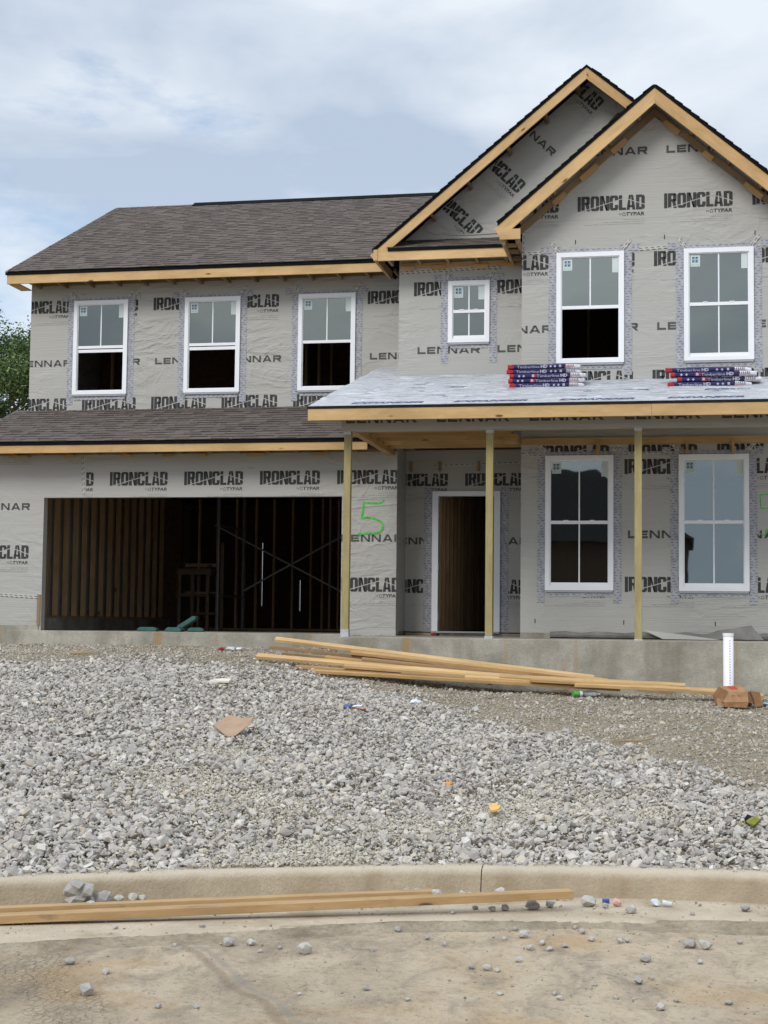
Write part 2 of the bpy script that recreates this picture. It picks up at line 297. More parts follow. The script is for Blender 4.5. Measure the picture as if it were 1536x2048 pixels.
# ------------------------------------------------------------ mesh helpers
class MB:
    def __init__(s): s.v, s.f, s.mi = [], [], []
    def add(s, vs, fs, m=0):
        o = len(s.v); s.v += [tuple(a) for a in vs]; s.f += [[o+i for i in q] for q in fs]; s.mi += [m]*len(fs); return s
    def box(s, x0, x1, y0, y1, z0, z1, m=0):
        return s.add([(x0, y0, z0), (x1, y0, z0), (x1, y1, z0), (x0, y1, z0), (x0, y0, z1), (x1, y0, z1), (x1, y1, z1), (x0, y1, z1)],
                     [(0, 3, 2, 1), (4, 5, 6, 7), (0, 1, 5, 4), (1, 2, 6, 5), (2, 3, 7, 6), (3, 0, 4, 7)], m)
    def prism_y(s, pts, y0, y1, m=0):                # outline in xz (counter-clockwise seen from -y), extruded along y
        n = len(pts); return s.add([(x, y0, z) for x, z in pts]+[(x, y1, z) for x, z in pts],
                     [list(range(n)), list(range(2*n-1, n-1, -1))]+[((i+1) % n, i, n+i, n+(i+1) % n) for i in range(n)], m)
    def prism_x(s, pts, x0, x1, m=0):                # outline in yz
        n = len(pts); return s.add([(x0, y, z) for y, z in pts]+[(x1, y, z) for y, z in pts],
                     [list(range(n-1, -1, -1)), list(range(n, 2*n))]+[(i, (i+1) % n, n+(i+1) % n, n+i) for i in range(n)], m)
    def tube(s, p0, p1, r, n=10, m=0, r2=None):
        p0, p1 = Vector(p0), Vector(p1); d = (p1-p0).normalized(); a = d.orthogonal().normalized(); b = d.cross(a); r2 = r if r2 is None else r2
        c = [(math.cos(2*math.pi*i/n), math.sin(2*math.pi*i/n)) for i in range(n)]
        vs = [p0+(a*x+b*y)*r for x, y in c]+[p1+(a*x+b*y)*r2 for x, y in c]
        return s.add(vs, [(i, (i+1) % n, n+(i+1) % n, n+i) for i in range(n)]+[list(range(n-1, -1, -1)), list(range(n, 2*n))], m)
    def mesh(s, name, mats):
        me = bpy.data.meshes.new(name); me.from_pydata(s.v, [], s.f)
        for m in (mats if isinstance(mats, (list, tuple)) else [mats]): me.materials.append(m)
        if any(s.mi): me.polygons.foreach_set('material_index', s.mi)
        me.update(); return me
    def build(s, name, mats, parent=None, bevel=0):
        me = s.mesh(name, mats)
        if bevel:
            bm = bmesh.new(); bm.from_mesh(me); bmesh.ops.remove_doubles(bm, verts=bm.verts, dist=1e-5)
            bmesh.ops.recalc_face_normals(bm, faces=bm.faces)
            bmesh.ops.bevel(bm, geom=list(bm.edges), offset=bevel, segments=1, affect='EDGES', clamp_overlap=True); bm.to_mesh(me); bm.free()
        return link(name, me, parent)
def link(name, me, parent=None, mat=None):
    o = bpy.data.objects.new(name, me); COL.objects.link(o)
    if parent: o.parent = parent
    if mat is not None: o.matrix_world = mat if parent is None else mat
    return o
def empty(name, loc=(0, 0, 0), rz=0):
    o = bpy.data.objects.new(name, None); COL.objects.link(o); o.location = loc; o.rotation_euler = (0, 0, rz); o.empty_display_size = .2; return o
def tag(o, label=None, cat=None, group=None, kind=None):
    if label: o['label'] = label
    if cat: o['category'] = cat
    if group: o['group'] = group
    if kind: o['kind'] = kind
    return o
def beam(name, p0, p1, w, h, mat, parent=None, upv=(0, 0, 1), bevel=0, taper=None, label=None):
    """sawn member from p0 to p1 (centre line); w across (local y), h along upv (local z); local x runs along it"""
    p0, p1 = Vector(p0), Vector(p1); L = (p1-p0).length; x = (p1-p0).normalized(); z = Vector(upv); y = z.cross(x).normalized(); z = x.cross(y)
    mb = MB().box(0, L, -w/2, w/2, -h/2, h/2)
    if taper:                                          # plumb / mitre cuts: shift of the four end corners along x (bottom, top) at either end
        for i in (0, 3): mb.v[i] = (taper[0], *mb.v[i][1:])
        for i in (4, 7): mb.v[i] = (taper[1], *mb.v[i][1:])
        for i in (1, 2): mb.v[i] = (L+taper[2], *mb.v[i][1:])
        for i in (5, 6): mb.v[i] = (L+taper[3], *mb.v[i][1:])
    o = mb.build(name, mat, parent, bevel)
    m = Matrix((x, y, z)).transposed().to_4x4(); m.translation = p0
    o.matrix_local = m
    if label: o['label'] = label
    return o

# ------------------------------------------------------------ print: letters as convex pieces, clipped to the sheet they are printed on
def stroke(pts, w):
    out = []
    for (x0, y0), (x1, y1) in zip(pts, pts[1:]):
        dx, dy = x1-x0, y1-y0; L = math.hypot(dx, dy); nx, ny = -dy/L*w/2, dx/L*w/2; ex, ey = dx/L*w*.22, dy/L*w*.22
        out.append([(x0-ex-nx, y0-ey-ny), (x1+ex-nx, y1+ey-ny), (x1+ex+nx, y1+ey+ny), (x0-ex+nx, y0-ey+ny)])
    return out
def clip(poly, a, b, c):                              # keep a*x + b*y + c >= 0
    out = []
    for i in range(len(poly)):
        p, q = poly[i-1], poly[i]; dp, dq = a*p[0]+b*p[1]+c, a*q[0]+b*q[1]+c
        if (dp >= 0) != (dq >= 0):
            t = dp/(dp-dq); out.append((p[0]+(q[0]-p[0])*t, p[1]+(q[1]-p[1])*t))
        if dq >= 0: out.append(q)
    return out
def r_(x0, y0, x1, y1): return [(x0, y0), (x1, y0), (x1, y1), (x0, y1)]
def block(ch):                                        # heavy condensed capitals, unit height, returns (pieces, width)
    s, t, k = .19, .165, .12
    if ch == 'I': return [r_(0, 0, .18, 1)], .18
    if ch == 'L': return [r_(0, 0, s, 1), r_(s, 0, .40, t)], .40
    if ch == 'A':
        return [[(0, 0), (.17, 0), (.25, 1), (.13, 1)], [(.33, 0), (.50, 0), (.37, 1), (.25, 1)], r_(.14, .17, .36, .31)], .50
    if ch == 'N': return [r_(0, 0, s, 1), r_(.35, 0, .35+s, 1), [(s*.5, 1), (s, 1), (.44, 0), (.35, 0)], [(s, 1), (s+.04, .95), (.40, .05), (.35, .0)]], .52
    W = .49
    ring = [[(k*.7, 0), (W-k*.7, 0), (W-s*.9, t), (s*.9, t)], [(s*.9, 1-t), (W-s*.9, 1-t), (W-k*.7, 1), (k*.7, 1)]]
    lft = [[(0, k), (k*.7, 0), (s, t), (s, 1-t), (k*.7, 1), (0, 1-k)]]
    rgt = [[(W, k), (W, 1-k), (W-k*.7, 1), (W-s, 1-t), (W-s, t), (W-k*.7, 0)]]
    if ch == 'O': return ring+lft+rgt, W
    if ch == 'C': return ring+lft+[[(W-s, t), (W-k*.7, 0), (W, k), (W, .36), (W-s, .36)], [(W-s, .64), (W, .64), (W, 1-k), (W-k*.7, 1), (W-s, 1-t)]], W
    if ch == 'D': return [r_(0, 0, s, 1), [(s, 0), (W-k, 0), (W-s, t), (s, t)], [(s, 1-t), (W-s, 1-t), (W-k, 1), (s, 1)]]+rgt, W
    if ch == 'R': return [r_(0, 0, s, 1), r_(s, 1-t, .40, 1), r_(s, .43, .40, .43+t), [(.29, .52), (.40, .43), (.48, .50), (.48, .92), (.40, 1), (.29, 1-t)], [(.24, .44), (.42, .44), (.49, 0), (.31, 0)]], .49
def wide(ch):                                         # extended bold capitals
    t = .28
    if ch == 'L': return [r_(0, 0, .26, 1), r_(.26, 0, 1.02, t)], 1.02
    if ch == 'E': return [r_(0, 0, .26, 1), r_(.26, 0, 1.05, t), r_(.26, .39, .98, .61), r_(.26, 1-t, 1.05, 1)], 1.05
    if ch == 'N': return [r_(0, 0, .25, 1), r_(.93, 0, 1.18, 1), [(0, 1), (.30, 1), (1.18, 0), (.88, 0)]], 1.18
    if ch == 'A': return [[(0, 0), (.29, 0), (.80, 1), (.50, 1)], [(.58, 1), (.80, 1), (1.30, 0), (1.01, 0)], r_(.32, .18, .98, .38)], 1.30
    if ch == 'R': return [r_(0, 0, .25, 1), r_(.25, 1-t, .95, 1), r_(.25, .34, .95, .34+t*.9), [(.86, .5), (.95, .34), (1.12, .46), (1.12, .88), (.95, 1), (.86, .8)], [(.55, .36), (.88, .36), (1.18, 0), (.84, 0)]], 1.18
def word(txt, fn, gap, width, height):
    out, x = [], 0
    for c in txt:
        p, w = fn(c); out += [[(a+x, b) for a, b in q] for q in p]; x += w+gap
    x -= gap; return [[(a/x*width, b*height) for a, b in q] for q in out]
def fontpieces(txt, width, height, bold=.0, shear=0):
    cu = bpy.data.curves.new('t', 'FONT'); cu.body = txt; cu.offset = bold; cu.shear = shear; cu.resolution_u = 2
    ob = bpy.data.objects.new('t', cu); COL.objects.link(ob); dg = bpy.context.evaluated_depsgraph_get(); me = ob.evaluated_get(dg).to_mesh()
    vs = [tuple(v.co) for v in me.vertices]; fs = [list(p.vertices) for p in me.polygons]
    x0, x1 = min(v[0] for v in vs), max(v[0] for v in vs); y0, y1 = min(v[1] for v in vs), max(v[1] for v in vs)
    out = [[((vs[i][0]-x0)/(x1-x0)*width, (vs[i][1]-y0)/(y1-y0)*height) for i in f] for f in fs]
    ob.evaluated_get(dg).to_mesh_clear(); bpy.data.objects.remove(ob); bpy.data.curves.remove(cu); return out
IW, IH, LW, LH, PITCH = .905, .205, .915, .105, 1.164
_w = word('IRONCLAD', block, .034, IW, IH)
PK = (.70*IW, .80*IH)                                  # the pale rising stroke that cuts the word, its peak over the L
IRON = []
for q in _w:
    ax, ay = .10*IW, .05*IH; g = .0062
    dx, dy = PK[0]-ax, PK[1]-ay; L = math.hypot(dx, dy); a, b = -dy/L, dx/L; c0 = -(a*ax+b*ay)
    left = clip(q, -1, 0, PK[0]); right = clip(q, 1, 0, -PK[0])
    if len(left) > 2:
        for pc in (clip(left, a, b, c0-g), clip(left, -a, -b, -c0-g)):
            if len(pc) > 2: IRON.append(pc)
    ex, ey = 1.0*IW, .34*IH; dx, dy = ex-PK[0], ey-PK[1]; L = math.hypot(dx, dy); a, b = -dy/L, dx/L; c0 = -(a*PK[0]+b*PK[1])
    if len(right) > 2:
        for pc in (clip(right, a, b, c0-g), clip(right, -a, -b, -c0-g)):
            if len(pc) > 2: IRON.append(pc)
LENN = word('LENNAR', wide, .20, LW, LH)
TYP = [[(x+.655, y-.082) for x, y in q] for q in fontpieces('TYPAR', .245, .05, .022, .12)]
BY = [[(x+.56, y-.075) for x, y in q] for q in fontpieces('by', .035, .035)]
BY += [[(x+.61, y-.078) for x, y in q] for q in stroke([(0, 0), (.034, 0), (.034, .028), (.017, .044), (0, .028), (0, 0)], .006)]
SM = [[(x+.62, y-.145) for x, y in q] for q in fontpieces('Made in Old Hickory, TN', .28, .014)]
SM += [[(x+.36, y-.175) for x, y in q] for q in fontpieces('Typar   c 2024 Berry Global, Inc.  (TP) 3298-1219', .54, .015)]
SM += [[(x+.09, y-.200) for x, y in q] for q in fontpieces('Please visit TYPAR.com for installation instructions and warranty information', .81, .013)]
MARK = [[(x*.010+.006+IW, y*.010+.095*2) for x, y in q] for q in fontpieces('TM', 1, .6)]
def minus(w, h):
    x0, x1, z0, z1 = h; out = [clip(w, -1, 0, x0), clip(w, 1, 0, -x1)]
    m = clip(w, 1, 0, -x0); m = clip(m, -1, 0, x1) if len(m) > 2 else []
    if len(m) > 2: out += [clip(m, 0, -1, z0), clip(m, 0, 1, -z1)]
    return [q for q in out if len(q) > 2]
def prints(name, P, rows, poly, parent, proud=.0016, rot=0.0, holes=()):
    """rows: (kind, [x starts], z baseline); poly: convex sheet outline in xz, counter-clockwise"""
    mb = MB(); cs, sn = math.cos(rot), math.sin(rot)
    for kind, xs, z in rows:
        sets = [(IRON, 0), (TYP, 0), (BY, 1), (SM, 2)] if kind == 'I' else [(IRON, 0)] if kind == 'i' else [(LENN, 1)]
        for x in xs:
            for pcs, mi in sets:
                for q in pcs:
                    w = [(x+a*cs-b*sn, z+a*sn+b*cs) for a, b in q]
                    for i in range(len(poly)):
                        (x0, z0), (x1, z1) = poly[i], poly[(i+1) % len(poly)]
                        w = clip(w, -(z1-z0), (x1-x0), (z1-z0)*x0-(x1-x0)*z0)
                        if len(w) < 3: break
                    parts = [w] if len(w) >= 3 else []
                    for h in holes: parts = [q2 for q1 in parts for q2 in minus(q1, h)]
                    for w in parts:
                        ar = sum(w[i-1][0]*w[i][1]-w[i][0]*w[i-1][1] for i in range(len(w)))
                        if abs(ar) < 1e-7: continue
                        if ar < 0: w = w[::-1]
                        mb.add([(a, P-proud, b) for a, b in w], [list(range(len(w)))], mi)
    o = mb.build(name, [M['ink'], M['ink2'], M['ink3']], parent); o['kind'] = 'stuff'; return o
def starts(px, py, P, lo=-3, hi=5, end=False, w=IW):
    a = at(px, py, P); x = a.x-(w if end else 0)
    return [x+PITCH*i for i in range(lo, hi)], a.z
def rect(x0, x1, z0, z1): return [(x0, z0), (x1, z0), (x1, z1), (x0, z1)]

# ------------------------------------------------------------ terrain
def ybase(X):  # foot of the curb face
    X = np.asarray(X, float); d = .35-X
    y = np.where(d < 0, 8.74, 8.74-.083*d*d)
    return np.where(d > 4.0, 8.74-.083*16-.664*(d-4.0), y)
def yout(X):   # outer edge of gutter
    X = np.asarray(X, float); d = .8-X
    y = np.where(d < 0, 8.13, 8.13-.095*d*d)
    return np.where(d > 4.2, 8.13-.095*17.64-.798*(d-4.2), y)
def sm(t): t = np.clip(t, 0, 1); return t*t*(3-2*t)
def wob(X, Y):
    return (.5*np.sin(1.9*X+1.3*Y+.4)+.35*np.sin(-2.7*X+1.1*Y+2)+.3*np.sin(.9*X-3.1*Y+1)+.2*np.sin(4.3*X+3.7*Y)+.16*np.sin(-6.1*X+5.3*Y+2.2))
def zg(X, Y):
    X = np.asarray(X, float); Y = np.asarray(Y, float)
    yb = ybase(X)+.16
    zf = -.27-.19*sm((X+5.3)/1.4)-.17*sm((X+4.0)/2.2)
    t = (Y-yb)/(18.7-yb)
    ramp = -1.19+(zf+1.19)*np.clip(t, 0, 1)**.92
    ramp = ramp+(-.20-zf)*sm((Y-18.7)/2.8)*(1-sm((X+5.0)/.9))
    ramp = ramp+wob(X, Y)*.028*sm(t*6)*(1-sm((Y-17.5)/1.5)*.6)
    return np.where(Y < yb-.05, -1.5, ramp)

# ------------------------------------------------------------ setting: ground, street, curb
gx = np.concatenate([np.linspace(-420, -30, 14), np.linspace(-24, -12, 10), np.arange(-11, 4.01, .16), np.linspace(5, 30, 16), np.linspace(60, 420, 10)])
gy = np.concatenate([np.linspace(-420, -30, 12), np.linspace(-15, 4.6, 8), np.arange(4.8, 23, .16), np.linspace(24, 50, 10), np.linspace(80, 700, 14)])
GX, GY = np.meshgrid(gx, gy); GZ = zg(GX, GY)
vs_ = np.stack([GX, GY, GZ], -1).reshape(-1, 3); nx_ = len(gx)
fs_ = [(j*nx_+i, j*nx_+i+1, (j+1)*nx_+i+1, (j+1)*nx_+i) for j in range(len(gy)-1) for i in range(nx_-1)]
me = bpy.data.meshes.new('ground'); me.from_pydata(vs_.tolist(), [], fs_); me.materials.append(M['soil']); me.polygons.foreach_set('use_smooth', [True]*len(fs_)); me.update()
tag(link('ground', me), kind='structure')
# street sheet runs up to the gutter's outer edge
mb = MB(); xs = list(np.concatenate([np.linspace(-200, -14, 8), np.linspace(-12, 6, 73), np.linspace(8, 200, 8)]))
for x0, x1 in zip(xs, xs[1:]):
    a, b = float(yout(x0)), float(yout(x1))
    rows = [1.0, .5, 0]; pa = [max(a, -180) - (max(a, -180)+200)*(1-q) for q in (1, .97, 0)]; pb = [max(b, -180) - (max(b, -180)+200)*(1-q) for q in (1, .97, 0)]
    for i in range(2):
        mb.add([(x0, pa[i+1], -1.352), (x1, pb[i+1], -1.352), (x1, pb[i], -1.352), (x0, pa[i], -1.352)], [(0, 1, 2, 3)])
tag(mb.build('street', M['street']), kind='structure')
def strip_profile(name, mat, prof, xs):
    """prof(x) -> list of (y, z); lofted along x"""
    mb = MB(); rows = [[(x, y, z) for y, z in prof(x)] for x in xs]; n = len(rows[0])
    vs = [p for r in rows for p in r]
    mb.add(vs, [(i*n+j, (i+1)*n+j, (i+1)*n+j+1, i*n+j+1) for i in range(len(xs)-1) for j in range(n-1)])
    o = mb.build(name, mat)
    for p in o.data.polygons: p.use_smooth = True
    bm = bmesh.new(); bm.from_mesh(o.data); bmesh.ops.recalc_face_normals(bm, faces=bm.faces)
    bm.to_mesh(o.data); bm.free(); return o
def gprof(x):
    a, b = float(yout(x)), float(ybase(x)); e = .006*math.sin(x*5.3)+.004*math.sin(x*13)
    return [(a-.02, -1.40), (a+e, -1.334), (a+.02+e, -1.328), ((a+b)/2, -1.334), (b+.03, -1.332)]
gxs = [float(v) for v in np.arange(-14, 8, .09)]
tag(strip_profile('gutter', M['gutter'], gprof, gxs), kind='structure')
# mud washed up along the gutter's lip
mb = MB(); xs = [float(v) for v in np.arange(-9, 4, .045)]; rows = []
rr_ = random.Random(2)
for x in xs:
    a = float(yout(x)); w = .13+.05*math.sin(x*2.3)+.03*math.sin(x*6.1+1); row = []
    for q, h in ((-1, -.012), (-.7, .004), (-.4, .009), (-.1, .014), (.15, .012), (.38, -.004)):
        row.append((x, a+q*w*1.3, -1.350+(h*(.7+.5*math.sin(x*3.7+q*3)+rr_.uniform(-.25, .25)) if h > 0 else h)+(.016 if q > 0 else 0)+(.010 if q == -.1 else 0)))
    rows.append(row)
mb.add([p for r_w in rows for p in r_w], [(i*6+j, (i+1)*6+j, (i+1)*6+j+1, i*6+j+1) for i in range(len(xs)-1) for j in range(5)])
o = mb.build('mud_strip', M['mud']); tag(o, kind='structure')
for p in o.data.polygons: p.use_smooth = True
joint = -1.09
def cprof(x):
    b = float(ybase(x)); q = .004*math.sin(x*7)+.003*math.sin(x*17+1)
    return [(b, -1.345), (b+.012, -1.318), (b+.035+q*.5, -1.215+q), (b+.05+q, -1.192+q), (b+.085, -1.178), (b+.20, -1.176), (b+.215, -1.30)]
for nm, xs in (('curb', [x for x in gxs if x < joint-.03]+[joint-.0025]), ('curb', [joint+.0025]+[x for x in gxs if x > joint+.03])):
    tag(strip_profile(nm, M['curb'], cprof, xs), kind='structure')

# ------------------------------------------------------------ rocks
def rock_proto(n, flat=.7, jit=.25, seed=0):
    r = random.Random(seed); bm = bmesh.new()
    for i in range(n):
        z = 1-2*(i+.5)/n; a = i*2.39996+r.random()*.6; q = math.sqrt(max(0, 1-z*z)); k = 1-jit*r.random()
        bm.verts.new((q*math.cos(a)*k, q*math.sin(a)*k*.82, z*k*flat))
    res = bmesh.ops.convex_hull(bm, input=bm.verts)
    bmesh.ops.delete(bm, geom=list({e for e in list(res['geom_interior'])+list(res['geom_unused']) if isinstance(e, bmesh.types.BMVert)}), context='VERTS')
    bmesh.ops.recalc_face_normals(bm, faces=bm.faces); bm.verts.ensure_lookup_table()
    v = np.array([x.co[:] for x in bm.verts]); f = np.array([[q.index for q in p.verts] for p in bm.faces if len(p.verts) == 3]); bm.free(); return v, f
def scatter(name, mat, X, Y, Z, size, protos, flat_tilt=.6):
    n = len(X); ids = rng.integers(0, len(protos), n); V, F, off = [], [], 0
    yaw = rng.uniform(0, 2*np.pi, n); tx = rng.normal(0, flat_tilt, n); ty = rng.normal(0, flat_tilt, n)
    an = rng.uniform(.62, 1.25, (n, 3))
    for k, (pv, pf) in enumerate(protos):
        s = np.where(ids == k)[0]
        if not len(s): continue
        p = pv[None]*(an[s]*size[s, None])[:, None, :]
        c, d = np.cos(tx[s])[:, None], np.sin(tx[s])[:, None]; y, z = p[..., 1]*c-p[..., 2]*d, p[..., 1]*d+p[..., 2]*c; x = p[..., 0]
        c, d = np.cos(ty[s])[:, None], np.sin(ty[s])[:, None]; x, z = x*c+z*d, -x*d+z*c
        c, d = np.cos(yaw[s])[:, None], np.sin(yaw[s])[:, None]; x, y = x*c-y*d, x*d+y*c
        V.append(np.stack([x+X[s, None], y+Y[s, None], z+Z[s, None]], -1).reshape(-1, 3))
        F.append((pf[None]+(np.arange(len(s))*len(pv))[:, None, None]+off).reshape(-1, 3)); off += len(s)*len(pv)
    V = np.concatenate(V).astype(np.float32); F = np.concatenate(F).astype(np.int32)
    me = bpy.data.meshes.new(name); me.vertices.add(len(V)); me.vertices.foreach_set('co', V.ravel())
    me.loops.add(F.size); me.loops.foreach_set('vertex_index', F.ravel()); me.polygons.add(len(F))
    me.polygons.foreach_set('loop_start', np.arange(0, F.size, 3, dtype=np.int32))
    me.polygons.foreach_set('use_smooth', np.zeros(len(F), bool))
    me.materials.append(mat); me.update(calc_edges=True); return link(name, me)
BIG = [rock_proto(9+(i % 4), .38+.08*(i % 5), .45, i) for i in range(14)]
SML = [rock_proto(7+(i % 2), .65, .35, 50+i) for i in range(8)]
def region(n, y0, y1, dens=None):
    Y = np.sqrt(rng.uniform(0, 1, n)*(y1**2-y0**2)+y0**2) if dens is None else rng.uniform(y0, y1, n)
    lo, hi = -.54*Y-.7, .14*Y+1.3; X = lo+(hi-lo)*rng.uniform(0, 1, n); return X, Y
def ground_hit(px, py):
    d = ray(px, py); t = 6.0
    while t < 40:
        p = d*t
        if p.z+CZ < float(zg(p.x, p.y)): return p.x, p.y
        t += .02
    return p.x, p.y
BND = [ground_hit(*q) for q in ((-250, 1335), (0, 1338), (250, 1330), (480, 1338), (700, 1375), (850, 1400), (960, 1450), (1100, 1485), (1250, 1520), (1400, 1560), (1536, 1610), (1700, 1650))]
bx = np.array([p[0]/p[1] for p in BND]); by = np.array([p[1] for p in BND])       # edge of the grey gravel by bearing
TAN = [(*ground_hit(x, y), rr) for x, y, rr in ((430, 1590, .62), (560, 1625, .55), (330, 1560, .45), (1120, 1610, .5), (1000, 1640, .45), (640, 1710, .35), (560, 1738, .3), (820, 1670, .3), (480, 1520, .35), (1290, 1640, .3))]
def grey_amount(X, Y):
    e = np.interp(X/Y, bx, by)+.28*np.sin(3.1*X+1.2*Y)+.18*np.sin(7.3*X-2*Y)
    g = 1-sm((Y-e+.8)/1.7)
    for x, y, rr in TAN: g = g*(1-.90*np.exp(-(((X-x)/rr)**2+((Y-y)/(rr*1.25))**2)))
    return g
N = 225000
X, Y = region(N, 6.9, 19.5); yb = ybase(X)+.13+.03*np.sin(X*9)
keep = (Y > yb) & (rng.uniform(0, 1, N) < grey_amount(X, Y)*np.interp(Y, [8, 12, 18], [1, .8, .62])) & ~((Y > 18.6) & (X > -4.3))
X, Y = X[keep], Y[keep]; sz = .0205*(1+.25*sm((-X-1.5)/3)*sm((13-Y)/3))*np.exp(rng.normal(0, .48, len(X))); sz = np.clip(sz, .006, .060)
ed = np.clip((Y-ybase(X)-.16)/.5, 0, 1)
Z = zg(X, Y)+.008+rng.uniform(0, 1, len(X))*.038*ed+sz*.15
tag(scatter('gravel', M['rock'], X, Y, Z, sz, BIG), 'loose grey crushed limestone heaped between the curb and the house', kind='stuff')
print('gravel', len(X))
N = 40000
X, Y = region(N, 8.0, 21.5); keep = (Y > ybase(X)+.14) & ~((Y > 18.6) & (X > -4.3)) & (rng.uniform(0, 1, N) > grey_amount(X, Y)) & (rng.uniform(0, 1, N) < np.where(Y < 11.5, 1, .35+.65*(wob(X*1.7, Y*1.7) > 0)))
X, Y = X[keep], Y[keep]; sz = np.clip(  .017*np.exp(rng.normal(0, .5, len(X))), .008, .045)
tag(scatter('rubble', M['rubble'], X, Y, zg(X, Y)+sz*.25, sz, BIG), 'scattered grey and brown rubble over the tan ground', kind='stuff')
N = 160000
X, Y = region(N, 7.0, 22.0); yb = ybase(X)+.12
keep = (Y > yb) & ~((Y > 18.7) & (X > -4.3)) & (Y < 21.6) & (rng.uniform(0, 1, N) > grey_amount(X, Y)*.9)
X, Y = X[keep], Y[keep]; sz = np.clip(.0105*np.exp(rng.normal(0, .45, len(X))), .004, .034)
# cream fines showing through in patches of the grey stone
xs_, ys_ = [], []
for x_, y_, r_w in TAN:
    n_ = int(7000*r_w); xs_.append(x_+rng.normal(0, r_w*.75, n_)); ys_.append(y_+rng.normal(0, r_w*.85, n_))
X2, Y2 = np.concatenate(xs_), np.concatenate(ys_); kk_ = Y2 > ybase(X2)+.1; X2, Y2 = X2[kk_], Y2[kk_]
s2 = np.clip(.0115*np.exp(rng.normal(0, .45, len(X2))), .005, .032)
tag(scatter('fines', M['cream'], X2, Y2, zg(X2, Y2)+.012+rng.uniform(0, .026, len(X2)), s2, SML), 'cream stone chips lying in patches among the grey gravel', kind='stuff')
tag(scatter('pebbles', M['pebble'], X, Y, zg(X, Y)+sz*.3, sz, SML), 'small tan pebbles and chips over packed soil', kind='stuff')
print('pebbles', len(X))
# dust-sized chips on street and gutter
N = 26000; X = rng.uniform(-5, 2.5, N); Y = rng.uniform(4.5, 8.7, N)
cl_ = rng.uniform(0, 1, N) < .2+.35*(wob(X*2.2, Y*3.1) > .35)+.8*np.exp(-((Y-yout(X)+.05)/.10)**2)+.8*np.exp(-((Y-ybase(X)+.08)/.07)**2)
keep = cl_ & (Y < ybase(X)-.01); X, Y = X[keep], Y[keep]; xc = rng.uniform(-5, 2, 1500); yc = ybase(xc)+.05+.16*rng.uniform(0, 1, 1500)**.5; X = np.concatenate([X, xc]); Y = np.concatenate([Y, yc]); Zs = np.where(Y > ybase(X), -1.177, np.where(Y > yout(X), -1.331, -1.352))
sz = np.clip(.0032*np.exp(rng.normal(0, .6, len(X))), .0012, .013)
tag(scatter('grit', M['pebble'], X, Y, Zs+sz*.3, sz, SML), 'fine grit and chips strewn on the street and gutter', kind='stuff')
# loose stones one can count
def zstreet(x, y): return -1.331 if y > float(yout(x)) else -1.352
def loose(px, py, w, label=None, mat='looserock', z=None, seed=None, parent=None, dz=0):
    zz = -1.352
    for _ in range(4):
        p = atz(px, py, zz); zz = zstreet(p.x, p.y)
    if z is not None: p = atz(px, py, z); zz = z
    r = w/2/FPX*p.y*1.08
    if z is None and p.y > float(ybase(p.x))-.035-r: p.y = float(ybase(p.x))-.035-r*.6
    pv, pf = rock_proto(17, .72, .36, random.randrange(10**6) if seed is None else seed)
    v = pv*np.array([1.15, 1.15, 1.05])*r; v[:, 2] -= v[:, 2].min()
    me = bpy.data.meshes.new('stone'); me.from_pydata(v.tolist(), [], pf.tolist()); me.materials.append(M[mat]); me.update()
    o = link('stone', me); o.location = (p.x, p.y, zz-.002+dz); o.rotation_euler = (0, 0, random.random()*6)
    return tag(o, label, 'stone')
named = [(172, 1990, 40, 'largest loose rock on the street, near the lower left corner'), (140, 1929, 26, 'rounded grey rock on the street above the largest rock'),
 (211, 1948, 20, 'dark wedge shaped rock on the street right of the tyre marks'), (458, 1892, 30, 'pale flat rock on the street just below the gutter, left of centre'),
 (502, 1890, 24, 'broken pale rock beside the flat rock below the gutter'), (608, 1908, 34, 'jagged grey rock cluster piece on the street at centre left'),
 (732, 1980, 18, 'round brownish stone on the street near the centre'), (1048, 1876, 24, 'blue grey rock at the gutter lip right of the board end'),
 (1066, 1818, 30, 'grey rock in the gutter under the right end of the long board'), (1100, 1814, 22, 'pointed grey rock in the gutter next to the board end'),
 (1178, 1812, 34, 'biggest grey rock in the gutter past the right end of the board'), (1262, 1826, 26, 'pale oval rock in the gutter below the pink lump'),
 (1380, 1896, 28, 'speckled whitish rock on the street, left one of the pair at right'), (1411, 1899, 26, 'square grey rock on the street, right one of the pair'),
 (1292, 1924, 26, 'flat pale rock on the street below and left of the pair'), (1278, 1968, 22, 'small pale rock alone on the street at lower right'),
 (1458, 2010, 18, 'whitish stone on the street near the lower right corner'), (1322, 2020, 22, 'flat grey stone near the bottom edge at right'),
 (1120, 2000, 16, 'small whitish stone near the bottom edge, right of centre'), (1490, 1822, 24, 'brown flat rock in the gutter at the far right'),
 (393, 2016, 16, 'small grey stone near the bottom edge, left of centre'), (316, 2016, 16, 'small dark stone near the bottom edge, at left'),
 (975, 1941, 20, 'tan stone on the street below the long board'), (1037, 1924, 18, 'dark grey stone on the street right of the tan stone'),
 (262, 1826, 26, 'grey stone resting against the front board below the rock heap')]
for x, y, w, l in named: loose(x, y, w, l)
